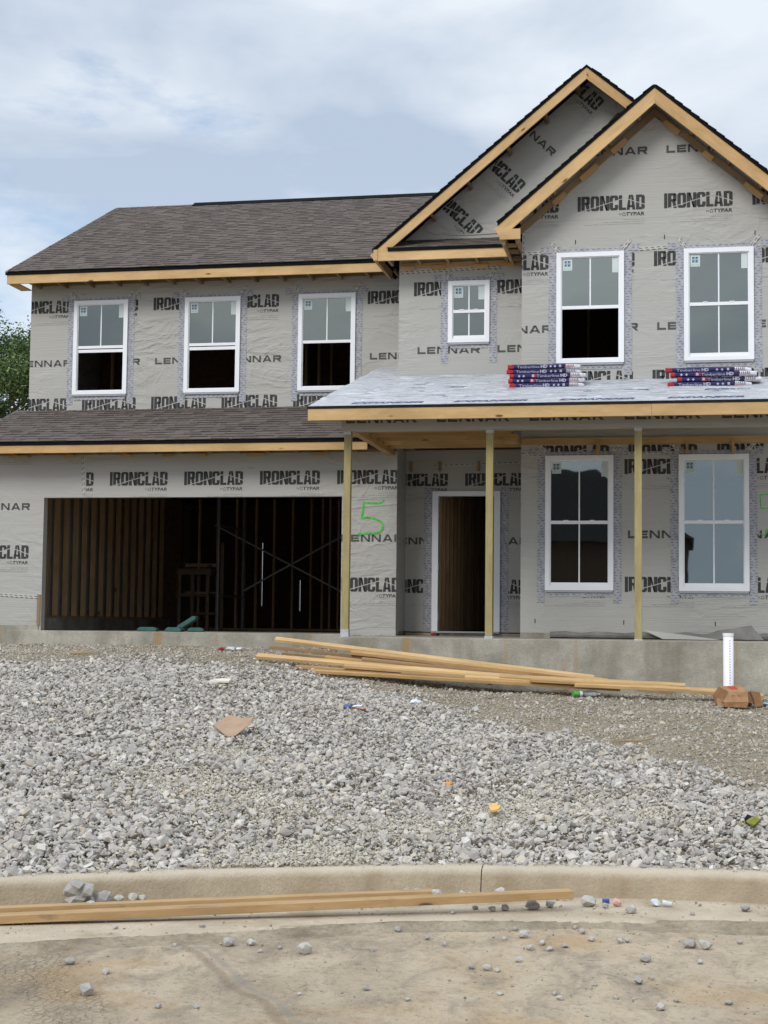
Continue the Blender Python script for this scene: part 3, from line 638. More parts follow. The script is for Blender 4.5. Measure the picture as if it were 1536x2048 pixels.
for x, y, w in ((745, 1902, 15), (1110, 1990, 14), (1165, 1868, 16), (1240, 1886, 16), (1255, 1885, 15), (1183, 1882, 18), (1150, 1858, 13), (855, 1880, 14), (795, 1864, 18), (890, 1892, 14),
 (943, 1938, 18), (995, 1944, 14), (600, 1990, 12), (815, 2002, 14), (1000, 1990, 14), (1400, 1928, 16), (1385, 2038, 10), (1352, 2004, 12), (1232, 1998, 12), (1190, 1972, 10), (1480, 1888, 13), (1355, 1855, 14), (1420, 1856, 12),
 (405, 1855, 14), (1385, 1830, 14), (230, 1858, 14), (520, 1905, 12), (560, 1898, 12), (350, 1893, 12), (1030, 1862, 14), (1010, 1880, 12), (1085, 1890, 16), (1100, 1902, 14), (1060, 1900, 18), (1130, 1895, 14), (870, 1800, 12), (1010, 1820, 20), (985, 1822, 16), (1210, 1815, 16), (905, 1828, 12), (950, 1818, 14)):
    tag(loose(x, y, w), 'small loose grey stone scattered on the street or gutter', 'stone', 'small stones on street and gutter')
# heap in the gutter against the curb at left
HEAP = ['lower left corner of the gutter heap', 'small one low in the middle of the gutter heap', 'low at the right of the gutter heap', 'upper left of the gutter heap', 'upper right of the gutter heap', 'topmost of the gutter heap',
        'just right of the gutter heap', 'leaning on the right side of the gutter heap', 'second beyond the right side of the gutter heap', 'farthest right of the gutter heap', 'between the gutter heap and the stray ones', 'in front of the gutter heap']
ORD = ['first', 'second', 'third', 'fourth', 'fifth', 'sixth', 'seventh', 'eighth', 'ninth']
for i, (x, y, w, dz) in enumerate(((176, 1806, 32, 0), (203, 1806, 20, 0), (228, 1803, 30, 0), (184, 1800, 36, .035), (212, 1797, 34, .04), (196, 1796, 30, .065), (250, 1806, 18, 0), (246, 1796, 22, .02), (280, 1804, 22, 0), (296, 1803, 16, 0), (262, 1800, 14, .01), (180, 1824, 18, 0))):
    tag(loose(x, y, w*1.3, dz=dz+.022), 'angular grey rock, '+HEAP[i], 'stone', 'rocks heaped in the gutter at left')
for i, (x, y, w) in enumerate(((815, 1786, 18), (832, 1786, 16), (845, 1788, 14), (872, 1792, 24), (925, 1792, 16), (940, 1792, 14), (958, 1792, 16), (975, 1793, 14), (1000, 1790, 26))):
    tag(loose(x, y, w, z=-1.29), ORD[i]+' from the left of the stones lying on the gutter boards', 'stone', 'stones resting on the gutter boards')

# ------------------------------------------------------------ THE HOUSE
P1, PG, P3, PD, PP = 23.05, 21.7, 20.74, 22.4, 18.9
XL = -10.33                                            # left outer face
house = tag(empty('house', (0, 20.74, 0)), 'unfinished two storey house wrapped in grey printed weather sheet with open garage', 'house')
HOFF = Matrix.Translation((0, -20.74, 0))
def own(o):
    o.parent = house; o.matrix_parent_inverse = Matrix.Translation((0, -20.74, 0)); return o
def wallmesh(name, x0, x1, z0, z1, y, holes=(), th=.14, mat='wrap'):
    xs = sorted({x0, x1, *[v for h in holes for v in h[:2]]}); zs = sorted({z0, z1, *[v for h in holes for v in h[2:]]})
    solid = {}
    for i in range(len(xs)-1):
        for j in range(len(zs)-1):
            cx, cz = (xs[i]+xs[i+1])/2, (zs[j]+zs[j+1])/2
            solid[i, j] = not any(h[0] < cx < h[1] and h[2] < cz < h[3] for h in holes)
    mb = MB()
    for (i, j), ok in solid.items():
        if not ok: continue
        a, b, c, d = xs[i], xs[i+1], zs[j], zs[j+1]
        mb.add([(a, y, c), (b, y, c), (b, y, d), (a, y, d)], [(0, 1, 2, 3)]); mb.add([(a, y+th, c), (b, y+th, c), (b, y+th, d), (a, y+th, d)], [(3, 2, 1, 0)], 1)
        for di, dj, q in ((-1, 0, [(a, y, c), (a, y, d), (a, y+th, d), (a, y+th, c)]), (1, 0, [(b, y, c), (b, y+th, c), (b, y+th, d), (b, y, d)]),
                          (0, -1, [(a, y, c), (a, y+th, c), (b, y+th, c), (b, y, c)]), (0, 1, [(a, y, d), (b, y, d), (b, y+th, d), (a, y+th, d)])):
            if not solid.get((i+di, j+dj), False): mb.add(q, [(0, 1, 2, 3)])
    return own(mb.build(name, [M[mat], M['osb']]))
# window positions (left x, top z) measured on their planes
w5, h5, h6 = .914, 1.524, 1.82
WIN = {'W1': (-9.58, 5.305, w5, h5, P1, 'open2'), 'W2': (-7.713, 5.305, w5, h5, P1, 'open2'), 'W3': (-5.855, 5.305, w5, h5, P1, 'open'),
       'S': (-3.283, 5.129, .603, .902, PG, 'shut'), 'G1': (-1.645, 5.25, w5, h5, P3, 'open'), 'G2': (.064, 5.25, w5, h5, P3, 'shut'),
       'L1': (-1.788, 2.466, w5, h6, P3, 'shut'), 'L2': (-.014, 2.466, w5, h6, P3, 'shut')}
def hole(k, e=.03): x, z, w, h, *_ = WIN[k]; return (x+e, x+w-e, z-h+e, z-e)
upper = wallmesh('wall', XL, -4.01, 2.62, 5.66, P1, [hole('W1'), hole('W2'), hole('W3')])
GO = (-9.432, -4.822, -.3, 2.012)                      # garage opening
garage = wallmesh('wall', -10.45, -4.01, .088, 2.74, PG, [GO], mat='wrap_taut')
entry_up = wallmesh('wall', -4.01, -2.05, 2.75, 5.60, PG, [hole('S')], mat='wrap_taut')
DOOR = (-3.545, -2.645, .06, 2.10)
entry = wallmesh('wall', -4.01, -2.05, .06, 2.75, PD, [DOOR], mat='wrap_taut')
gable = wallmesh('wall', -2.12, 1.62, .07, 5.70, P3, [hole('G1'), hole('G2'), hole('L1'), hole('L2')], mat='wrap_taut')
def sidewall(x0, x1, y0, y1, z0, z1, mat='wrap'): return own(MB().box(x0, x1, y0, y1, z0, z1).build('wall', [M[mat]]))
sidewall(XL, XL+.14, P1+.142, 31.5, 2.6, 5.62); own(MB().prism_x([(P1, 5.63), (31.5, 5.63), (27.3, 7.88)], XL, XL+.1).build('wall', [M['wrap']]))                   # upper left flank
sidewall(-10.45, -10.31, PG+.142, 31.5, .088, 2.598)                # garage left flank
sidewall(-4.15, -4.012, PG+.142, PD+.0, .06, 2.74, 'wrap_taut')      # return at entry (garage right cheek)
sidewall(-4.008, -3.87, PG+.142, P1+.2, 2.76, 5.55)
sidewall(-4.149, -4.011, P1-.0+.15, 24.8, 2.63, 5.6)
sidewall(-2.12, -1.98, P3+.142, 31.5, 2.752, 5.70, 'wrap_taut')
sidewall(-2.12, -1.98, P3+.142, PD-.002, .07, 2.75, 'wrap_taut')
sidewall(1.48, 1.62, P3+.142, 31.5, .07, 5.66, 'wrap_taut')
def gap(px, y0, y1, w=.03, k=.75):
    w *= k
    a, b = at(px, y0, 31.5), at(px, y1, 31.5); return (a.x-w, a.x+w, b.z, a.z)
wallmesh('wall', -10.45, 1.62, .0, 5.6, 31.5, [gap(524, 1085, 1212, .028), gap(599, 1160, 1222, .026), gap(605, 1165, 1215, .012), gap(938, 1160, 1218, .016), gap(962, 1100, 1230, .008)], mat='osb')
# gable-end triangles
def tri_wall(x0, x1, z0, xa, za, y, mat):
    return own(MB().prism_y([(x0, z0), (x1, z0), (xa, za)], y, y+.12).build('wall', M[mat]))
# gable 1 (rear, over the entry): wall y=PG, roof edge at 21.3
G1A, G1L, SL = (-1.276, 8.09), (-4.33, 5.53), .838
G2A, G2L = (-.314, 7.394), (-2.408, 5.597)
own(MB().prism_y([(-4.0, 5.60), (1.5, 5.60), (-1.276, 8.035), (-4.0, 5.75)], PG+.14, PG+.26).build('wall', M['wrap']))
# sheet on it hangs loose, bottom edge ragged: a thin skin proud of the wall
own(MB().prism_y([(-2.12, 5.702), (1.60, 5.702), (-.314, 7.335), (-2.12, 5.79)], P3+.002, P3+.10).build('wall', M['wrap_taut']))

# prints on the sheets
rs = []
s, z = starts(307, 621, P1, -3, 4); rs.append(('I', s, z)); s, z = starts(302, 819, P1, -3, 4); rs.append(('I', s, z)); s, z = starts(310, 729, P1, -3, 4); rs.append(('L', s, z))
rs.append(('L', [s_+.3 for s_ in s], z+2.62-.5))
prints('printed_lettering', P1, rs, rect(XL, -4.02, 3.3, 5.56), upper, holes=[hole('W1', 0), hole('W2', 0), hole('W3', 0)])
rs = []
s, z = starts(219.6, 971.5, PG, 0, 6); rs.append(('I', s, z)); s, z = starts(683, 1083.5, PG, -1, 2); rs.append(('L', s, z)); s, z = starts(676, 1183, PG, -1, 2); rs.append(('I', s, z))
prints('printed_lettering', PG, rs, rect(-4.822, -4.012, .09, 2.70), garage)
s, z = starts(219.6, 971.5, PG, -1, 6); prints('printed_lettering', PG, [('I', s, z)], rect(-8.80, -4.823, 2.014, 2.70), garage)
rs = []
s, z = starts(64, 903, PG, -1, 3, True); rs.append(('I', s, z)); s, z = starts(60.4, 1020, PG, -1, 2, True, LW); rs.append(('L', s, z)); s, z = starts(56.8, 1117.8, PG, -1, 2, True); rs.append(('I', s, z))
prints('printed_lettering', PG, rs, rect(-10.45, -9.433, .09, 2.70), garage)
prints('printed_lettering', PG, rs[:1], rect(-9.432, -8.83, 2.014, 2.70), garage)
rs = []
s, z = starts(828, 592.8, PG, 0, 3); rs.append(('I', s, z)); s, z = starts(835, 708.7, PG, 0, 3); rs.append(('L', s, z))
prints('printed_lettering', PG, rs, rect(-4.0, -2.13, 3.7, 5.45), entry_up, holes=[hole('S', 0)])
rs = []
s, z = starts(930.3, 971.8, PD, -1, 2); rs.append(('I', s, z)); rs.append(('i', s, z+.255)); s, z = starts(934, 1089, PD, -1, 2); rs.append(('L', s, z)); s, z = starts(930, 1186.7, PD, -1, 2); rs.append(('I', s, z))
prints('printed_lettering', PD, rs, rect(-4.0, -2.13, .09, 2.40), entry, holes=[(DOOR[0]-.05, DOOR[1]+.05, 0, 2.13)])
rs = []
s, z = starts(1155.3, 423.6, P3, -1, 3); rs.append(('I', s, z)); s, z = starts(1332.8, 306, P3, -2, 2); rs.append(('L', s, z))
gpoly = [(-2.12, 5.32), (1.62, 5.32), (1.60, 5.68), (-.314, 7.32), (-2.12, 5.78)]
gp = prints('printed_lettering', P3, rs, gpoly, gable)
rs = []
s, z = starts(1308, 532.4, P3, -2, 2); rs.append(('I', s, z)); s, z = starts(1314.3, 660.1, P3, -2, 2); rs.append(('L', s, z)); s, z = starts(1305, 770, P3, -2, 2); rs.append(('I', s, z))
prints('printed_lettering', P3, rs, rect(-2.12, 1.62, 2.9, 5.25), gable, holes=[hole('G1', 0), hole('G2', 0)])
rs = []
s, z = starts(1249, 948.6, P3, -1, 2); rs.append(('I', s, z)); s, z = starts(1255.8, 1076.6, P3, -1, 2); rs.append(('L', s, z)); s, z = starts(1249.6, 1184, P3, -1, 2); rs.append(('I', s, z))
prints('printed_lettering', P3, rs, rect(-2.12, 1.62, .1, 2.50), gable, holes=[hole('L1', 0), hole('L2', 0)])
prints('printed_lettering', P3, [('i', [a+.05 for a in s], 2.40)], rect(-2.12, 1.62, 2.512, 2.8), gable)
# loose rotated sheet on the rear gable
G1Y = PG+.14
mb = MB(); sk_pts = [at(848, 448, G1Y), at(853, 463, G1Y), at(875, 470, G1Y), at(889, 467, G1Y), at(905, 471, G1Y), at(950, 470, G1Y), at(1003, 466, G1Y), at(1290, 462, G1Y), at(1340, 300, G1Y), at(1173, 150, G1Y)]
poly = [(p.x, p.z) for p in sk_pts]
poly[-1] = (-1.276, 8.03); poly[-2] = (.2, 6.79); poly[-3] = (.3, 5.9)
mb.prism_y(poly, G1Y-.012, G1Y-.001)
sheet = own(mb.build('wrap_sheet', M['wrap']))
sheet['label'] = 'loose sheet turned on the slant, its lower edge ragged'
rot = -R(44); e = at(1034, 388, G1Y); ux, uz = math.cos(rot), math.sin(rot)
rows = []
for dv, kd in ((-.89, 'I'), (0, 'I'), (.73, 'L'), (1.62, 'I')):
    ww = IW if kd == 'I' else LW
    for kk in (-1, 0, 1):
        uo = kk*PITCH-ww
        rows.append((kd, [e.x+ux*uo-uz*dv], e.z+uz*uo+ux*dv))
prints('printed_lettering', G1Y-.012, rows, [(-3.60, 5.86), (1.3, 5.86), (-1.276, 8.02), (-3.62, 6.06)], sheet, rot=rot)

# seam and flashing tapes
def seam(p0, p1, w=.055, parent=None, y=None, pr=.0045):
    a, b = Vector((p0[0], y, p0[1])), Vector((p1[0], y, p1[1])); L = (b-a).length
    o = MB().box(0, L, -pr, -.0002, -w/2, w/2).build('seam_tape', M['seam'])
    x = (b-a).normalized(); yv = Vector((0, 1, 0)); zv = x.cross(yv)
    m = Matrix((x, yv, zv)).transposed().to_4x4(); m.translation = a; o.matrix_world = m
    return own2(o)
def own2(o):
    o.parent = house; o.matrix_parent_inverse = Matrix.Translation((0, -20.74, 0)); return o
def p2(px, py, P): v = at(px, py, P); return (v.x, v.z)
seam(p2(800, 545, PG), p2(1003, 533, PG), y=PG)
seam(p2(167, 912, PG), p2(168, 990, PG), .05, y=PG)
seam(p2(0, 1189, PG), p2(76, 1194, PG), y=PG)
seam(p2(1044, 507, P3), p2(1093, 505, P3), y=P3)
seam(p2(1278, 498, P3), p2(1345, 492, P3), y=P3); seam(p2(1048, 460, P3), p2(1046, 505, P3), .03, y=P3)
seam(p2(868, 932, PD), p2(1040, 925, PD), .03, y=PD)
seam(p2(1044, 908, P3), p2(1080, 905, P3), .03, y=P3); seam(p2(1236, 908, P3), p2(1350, 905, P3), .03, y=P3)
def windows(key):
    x, zt, w, h, P, mode = WIN[key]; zb = zt-h
    f = empty('window'); own(f)
    fy0, fy1 = P-.034, P+.02; b = .062
    mb = MB(); mb.box(x, x+b, fy0, fy1, zb, zt); mb.box(x+w-b, x+w, fy0, fy1, zb, zt); mb.box(x+b, x+w-b, fy0, fy1, zt-b, zt); mb.box(x+b, x+w-b, fy0, fy1, zb, zb+.055)
    i0, i1 = x+b, x+w-b; t = .014                                        # stepped inner lip
    for a, c, d, e_ in ((i0, i0+t, zb+.055, zt-b), (i1-t, i1, zb+.055, zt-b), (i0+t, i1-t, zt-b-t, zt-b), (i0+t, i1-t, zb+.055, zb+.055+t)): mb.box(a, c, P-.014, fy1, d, e_)
    def sub(mb_, nm, mt, lab=None):
        o = mb_.build(nm, mt, f)
        if lab: o['label'] = lab
        return o
    sub(mb, 'frame', M['vinyl'])
    sub(MB().box(x+.01, x+w-.01, P-.028, P-.003, zb-.028, zb-.001), 'sill', M['vinyl_grey'])
    i0 += t; i1 -= t; top = zt-b-t; bot = zb+.055+t; mid = (top+bot)/2+.008
    gy = P+.002
    # upper sash: rail, pane, muntin
    sub(MB().box(i0, i1, P-.012, P+.019, mid-.022, mid+.022), 'meeting_rail', M['vinyl'])
    sub(MB().box(i0, i1, gy, gy+.005, mid+.022, top), 'pane', M['glass'])
    xm = (i0+i1)/2
    sub(MB().box(xm-.009, xm+.009, gy-.006, gy-.001, mid+.022, top), 'muntin', M['vinyl'])
    if mode == 'shut':
        sub(MB().box(i0, i1, gy+.010, gy+.015, bot+.035, mid-.022), 'pane', M['glass'])
        sub(MB().box(xm-.009, xm+.009, gy+.004, gy+.009, bot+.035, mid-.022), 'muntin', M['vinyl'])
        sub(MB().box(i0, i1, P-.004, P+.019, bot, bot+.035), 'sash_rail', M['vinyl'])
        for q in (.27, .73): sub(MB().box(i0+(i1-i0)*q-.035, i0+(i1-i0)*q+.03, P-.018, P-.0125, mid+.018, mid+.03), 'sash_lock', M['vinyl'])
    elif mode == 'open2':
        sub(MB().box(i0, i1, P-.002, P+.03, mid-.085, mid-.036), 'sash_rail', M['vinyl'], 'bottom rail of the raised lower sash')
    # stickers on the glass
    sw = .125 if w > .7 else .13
    sx0 = i0+.012 if w > .7 else i0+.01; sz1 = top-.012
    st = sub(MB().box(sx0, sx0+sw, gy-.002, gy-.0004, sz1-.155, sz1), 'sticker', [M['film']])
    mb = MB(); q0, q1, r0, r1 = sx0+.022, sx0+sw-.022, sz1-.105, sz1-.014; c = (q1-q0-.008)/2
    for ii_ in (0, 1):
        for jj in (0, 1):
            a, d = q0+ii_*(c+.008), r0+jj*(c+.008)
            mb.add([(a, gy-.003, d), (a+c, gy-.003, d), (a+c, gy-.003, d+c)], [(0, 1, 2)])
            mb.add([(a, gy-.0028, d), (a+c, gy-.0028, d+c), (a, gy-.0028, d+c)], [(0, 1, 2)], 1)
    for q in fontpieces('Silver Line', sw-.02, .02, .01):
        mb.add([(sx0+.01+a, gy-.003, sz1-.14+b_) for a, b_ in q], [list(range(len(q)))])
    sub(mb, 'sticker_print', [M['film_blue'], M['navy']])
    sub(MB().box(i1-.085 if w > .7 else i1-.09, i1-.004, gy-.002, gy-.0004, top-(.21 if w > .7 else .2), top-.004), 'sticker', M['film'], 'blank pale sticker')
    # flashing tape round the frame
    r = random.Random(key); tw = .105
    def tape(a, b_, c_, d_, ro=0):
        mbt = MB(); n = 6                                              # slightly uneven strip edges
        vert = (d_-c_) > (b_-a)
        L = (d_-c_) if vert else (b_-a)
        ptsA, ptsB = [], []
        for i_ in range(n+1):
            tt = i_/n; ja, jb = r.uniform(-.006, .006), r.uniform(-.006, .006)
            if vert: ptsA.append((a+ja, c_+L*tt)); ptsB.append((b_+jb, c_+L*tt))
            else: ptsA.append((a+L*tt, d_+ja)); ptsB.append((a+L*tt, c_+jb))
        for i_ in range(n):
            q = [ptsA[i_], ptsB[i_], ptsB[i_+1], ptsA[i_+1]]
            if vert: mbt.prism_y(q, P-.005-ro, P-.0003)
            else: mbt.prism_y([q[1], q[2], q[3], q[0]], P-.0065-ro, P-.0003)
        own(mbt.build('flashing_tape', M['tape']))
    below = .10 if h < 1 else .17 if P != P1 else .16
    if h < 1: below = .30
    tape(x-tw, x-.002, zb-below, zt+.03); tape(x+w+.002, x+w+tw, zb-below, zt+.03)
    tape(x-.001, x+w+.001, zt+.001, zt+.055)
    tape(x+.03, x+w-.03, zb-.085, zb-.03)
    for sgn, ex in ((-1, x), (1, x+w)):                                # dog-ears at the head corners, fringe of cut tape
        seam((ex-sgn*.03, zt+.02), (ex+sgn*.085, zt+.155), .05, y=P, pr=.009)
        tape(ex+sgn*.16-.055 if sgn > 0 else ex-.16-.055, ex+sgn*.16+.04 if sgn > 0 else ex-.16+.055, zt+.0, zt+.10, .0005)
        tape(ex-.05, ex+.05, zt+.05, zt+.10, .001)
    return f
for kx in WIN: windows(kx)
# door casing
df = empty('door_frame'); own(df)
a0, a1, c1 = DOOR[0]-.055, DOOR[1]+.055, 2.135
MB().box(a0, DOOR[0]+.035, PD-.03, PD+.12, .07, c1).box(DOOR[1]-.035, a1, PD-.03, PD+.12, .07, c1).box(DOOR[0]+.035, DOOR[1]-.035, PD-.03, PD+.12, 2.065, c1).build('jamb', M['vinyl'], df)
MB().box(a0, a1, PD-.06, PD+.14, .045, .0695).build('threshold', M['vinyl_grey'], df)
for zz in (1.78, 1.02, .28): MB().box(DOOR[0]+.036, DOOR[0]+.048, PD-.02, PD+.03, zz-.05, zz+.05).build('hinge', M['vinyl_grey'], df)
for a, b_ in ((a0-.13, a0-.002), (a1+.002, a1+.12)): own(MB().box(a, b_, PD-.004, PD-.0003, .08, 2.2).build('flashing_tape', M['tape']))

# ------------------------------------------------------------ roofs
def shingle_meshes():
    out = []
    for v in range(7):
        r = random.Random(v+90); mb = MB(); Lx, E = 1.0, .143
        mb.box(.002, Lx-.002, 0, E+.04, 0, .005)
        x = r.uniform(0, .10)
        while x < Lx-.08:
            w = r.uniform(.10, .30); a, b = x, min(x+w, Lx-.004)
            mb.box(a, b, -.003, E+.03, .0052, .0085); mb.mi[-4] = 1
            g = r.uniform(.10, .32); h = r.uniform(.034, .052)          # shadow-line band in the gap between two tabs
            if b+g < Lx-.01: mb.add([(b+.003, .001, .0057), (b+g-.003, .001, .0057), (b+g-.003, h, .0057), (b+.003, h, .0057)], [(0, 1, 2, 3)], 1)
            x = b+g
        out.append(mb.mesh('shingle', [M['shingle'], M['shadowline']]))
    return out
SHM = shingle_meshes()
def roof_plane(parent, x0, x1, y0, z0, slope, courses, hips=None, limit=300, keepout=None):
    """shingle courses on a plane rising in +y; hips(y) may give own x range"""
    ang = math.atan(slope); ca, sa = math.cos(ang), math.sin(ang); cnt = 0; rest_v, rest_f, rest_m, off = [], [], [], 0
    r = random.Random(int(x0*10))
    for j in range(courses):
        d = .143*j; xo = x0-r.uniform(0, .9); i = 0
        while xo < x1:
            a, b = max(xo, x0), min(xo+1.0, x1)
            if b-a > .02:
                me = SHM[r.randrange(7)]; y, z = y0+d*ca, z0+d*sa
                m = Matrix.Translation((a, y, z)) @ Matrix.Rotation(ang-.035, 4, 'X') @ Matrix.Diagonal(((b-a), 1, 1, 1)) @ Matrix.Translation((0, r.uniform(-.003, .003), 0))
                if cnt < limit:
                    o = bpy.data.objects.new('shingle', me); COL.objects.link(o); o.parent = parent; o.matrix_basis = m; cnt += 1
                else:
                    v = np.empty(len(me.vertices)*3); me.vertices.foreach_get('co', v); v = v.reshape(-1, 3); mm = np.array(m); v = v @ mm[:3, :3].T+mm[:3, 3]
                    rest_v += v.tolist(); rest_f += [[off+q for q in p.vertices] for p in me.polygons]; rest_m += [p.material_index for p in me.polygons]; off += len(v)
            xo += 1.0
    if rest_v:
        me = bpy.data.meshes.new('shingles'); me.from_pydata(rest_v, [], rest_f); me.materials.append(M['shingle']); me.materials.append(M['shadowline']); me.polygons.foreach_set('material_index', rest_m); me.update(); o = link('shingles', me, parent); o['kind'] = 'stuff'
# main roof: front slope up to ridge y=27.3, back slope down
def slab_roof(name, x0, x1, prof, mat='felt'):
    return own(MB().prism_x(prof, x0, x1).build(name, M[mat]))
RX0, RX1 = -10.55, -1.3
y0, z0, y1, z1 = 22.56, 5.70, 27.3, 8.02; sl = (z1-z0)/(y1-y0)
main_roof = slab_roof('roof', RX0, RX1, [(y0, z0), (y1, z1), (32.1, 5.70), (32.1, 5.64), (y1, z1-.07), (y0, z0-.05)])
roof_plane(main_roof, RX0-.012, -2.6, y0-.03, z0+.004, sl, 37, limit=175)
MB().box(RX0-.015, -3, y0-.014, y0-.001, z0-.045, z0+.003).build('drip_edge', M['black'], main_roof)
rcap = MB(); 
for xx in np.arange(-9.0, -3, .25): rcap.prism_x([(y1-.16, z1-.045), (y1, z1+.055), (y1+.16, z1-.045)], float(xx), float(xx)+.246)
rcap.build('ridge_cap', M['black'], main_roof)
# fascia of two boards, butt joint
own(beam('fascia', (RX0+.01, y0+.02, z0-.117), (-8.0, y0+.02, z0-.117), .038, .14, M['lumber']))
own(beam('fascia', (-7.998, y0+.02, z0-.117), (-4.36, y0+.02, z0-.117), .038, .14, M['lumber']))
own(beam('rake_board', (RX0+.02, y0+.042, z0-.12), (RX0+.02, 27.3, z1-.13), .038, .14, M['lumber']))
own(MB().box(RX0+.04, XL-.002, y0+.045, P1+.0, z0-.20, z0-.185).build('soffit_return', M['lumber2']))
for i in range(15):
    xx = XL+.16+.455*i
    if xx > -4.1: break
    own(beam('rafter_tail', (xx, y0+.04, z0-.14), (xx, P1-.002, z0-.14), .038, .085, M['oldwood']))
own(MB().box(XL+.02, -4.02, P1-.03, P1-.002, z0-.135, z0-.02).build('ledger', M['oldwood']))
# lower roof over the garage
y0, z0, sl = 21.22, 2.80, .392; y1 = P1; z1 = z0+sl*(y1-y0)
low_roof = slab_roof('roof', -10.56, -4.2, [(y0, z0), (y1-.002, z1), (y1-.002, z1-.05), (y0, z0-.05)])
roof_plane(low_roof, -10.57, -4.2, y0-.03, z0+.004, sl, 14)
MB().box(-10.57, -4.2, y0-.014, y0-.001, z0-.045, z0+.003).build('drip_edge', M['black'], low_roof)
xj = at(224, 890, y0).x
own(beam('fascia', (-10.56, y0+.02, z0-.105), (xj-.002, y0+.02, z0-.105), .038, .115, M['lumber2']))
own(beam('fascia', (xj, y0+.02, z0-.105), (-4.36, y0+.02, z0-.105), .038, .115, M['lumber']))
own(MB().box(-10.5, -4.02, PG-.045, PG-.002, 2.655, 2.71).build('ledger', M['oldwood']))
for px0, px1 in ((20, 60), (130, 152), (243, 266), (327, 349), (396, 416), (494, 534), (623, 660)):
    a, b_ = at(px0, 909, PG).x, at(px1, 909, PG).x
    own(MB().box(a, b_, PG-.06, PG-.046, 2.62, 2.655).box(a+.01, b_-.005, PG-.075, PG-.061, 2.612, 2.65).build('scrap_block', M['lumber2']))
for i in range(15):
    xx = -10.3+.44*i
    if xx < -4.3: own(beam('rafter_tail', (xx, y0+.04, z0-.12), (xx, PG-.05, z0-.12), .038, .07, M['oldwood']))

# gable roofs: two slopes each as thick slabs, rake boards, lookouts
def gable_roof(ax, az, lx, lz, yfront, yback, board=.185, th=.075):
    s = (az-lz)/(ax-lx); rx = 2*ax-lx
    nrm = math.hypot(1, s); tz = th*nrm
    rf = own(MB().prism_y([(lx, lz), (ax, az), (ax, az-tz), (lx+.0, lz-tz)][::-1], yfront, yback).prism_y([(ax+.0005, az), (rx, lz), (rx, lz-tz), (ax+.0005, az-tz)][::-1], yfront, yback).build('roof', M['black']))
    # shingle courses on both slopes: their stepped ends make the saw-tooth edge
    n = int((ax-lx)*nrm/.143); ang = math.atan(s)
    mb = MB()
    for side in (-1, 1):
        for j in range(n):
            d0, d1 = j*.143, j*.143+.17
            def pt(d, hgt): c_ = d/nrm; return (lx+c_, lz+s*c_) if side < 0 else (rx-c_, lz+s*c_)
            (xa, za), (xb, zb_) = pt(d0, 0), pt(min(d1, (ax-lx)*nrm), 0); nxn, nzn = (-s/nrm*(-side)*-1, 1/nrm)
            nxn = -s/nrm if side < 0 else s/nrm
            q = [(xa+nxn*.002, za+nzn*.002), (xb+nxn*.002, zb_+nzn*.002), (xb+nxn*.006, zb_+nzn*.006), (xa+nxn*.024, za+nzn*.019)]
            if side > 0: q = q[::-1]
            mb.prism_y(q[::-1], yfront-.012, yback)
    mb.build('shingles', M['felt'], rf)['kind'] = 'stuff'
    # rake boards (local z = down-slope normal)
    off = (tz+board/2*nrm)
    for side in (-1, 1):
        ex = lx if side < 0 else rx; u = Vector((ax-ex, 0, az-lz)).normalized(); upn = Vector((-u.z, 0, u.x)) if side < 0 else Vector((u.z, 0, -u.x))
        p0 = Vector((ex, yfront+.03, lz-off)); p1 = Vector((ax-side*0, yfront+.03, az-off))
        k_ = board/2*s
        tp = (k_*0, 0, k_*-1+.0, k_*1-.0)
        # plumb cut at the peak, level cut at the tail
        lvl = board/2/s
        own(beam('rake_board', p0, p1, .038, board, M['lumber'] if side < 0 else M['lumber2'], upv=(upn.x, 0, upn.z if upn.z > 0 else -upn.z), taper=(-k_*.0, -k_*.0, -k_, k_)))
    return rf, s, nrm, tz, rx
g1, s1, nr1, tz1, rx1 = gable_roof(*G1A, *G1L, 21.3, 29.5, board=.125, th=.03)
g2, s2, nr2, tz2, rx2 = gable_roof(*G2A, *G2L, 20.3, 27.5, board=.158, th=.034)
# lookouts and inner sub-fascia under the rakes
def lookouts(ax, az, lx, s, nrm, tz, yf, yw, wall_drop, board, ds, side, inner=True):
    for d in ds:
        x = lx+(d/nrm) if side < 0 else 2*ax-lx-(d/nrm); z = az-abs(ax-x)*s-tz-.06*nrm
        u = Vector((1, 0, s if side < 0 else -s)).normalized(); n_ = Vector((-u.z, 0, u.x))
        own(beam('lookout', (x, yf+.05, z), (x, yw-.002, z), .038, .085, M['oldwood'], upv=n_))
lookouts(*G2A, G2L[0], s2, nr2, tz2, 20.3, P3, 0, .18, [.35, .95, 1.45, 1.95, 2.45], -1)
lookouts(*G2A, G2L[0], s2, nr2, tz2, 20.3, P3, 0, .18, [.9, 1.45, 2.1], 1)
lookouts(*G1A, G1L[0], s1, nr1, tz1, 21.3, PG+.12, 0, .15, [1.05, 1.75, 2.5, 3.2, 3.8], -1)
lookouts(*G1A, G1L[0], s1, nr1, tz1, 21.3, PG+.12, 0, .15, [3.2, 2.6], 1)
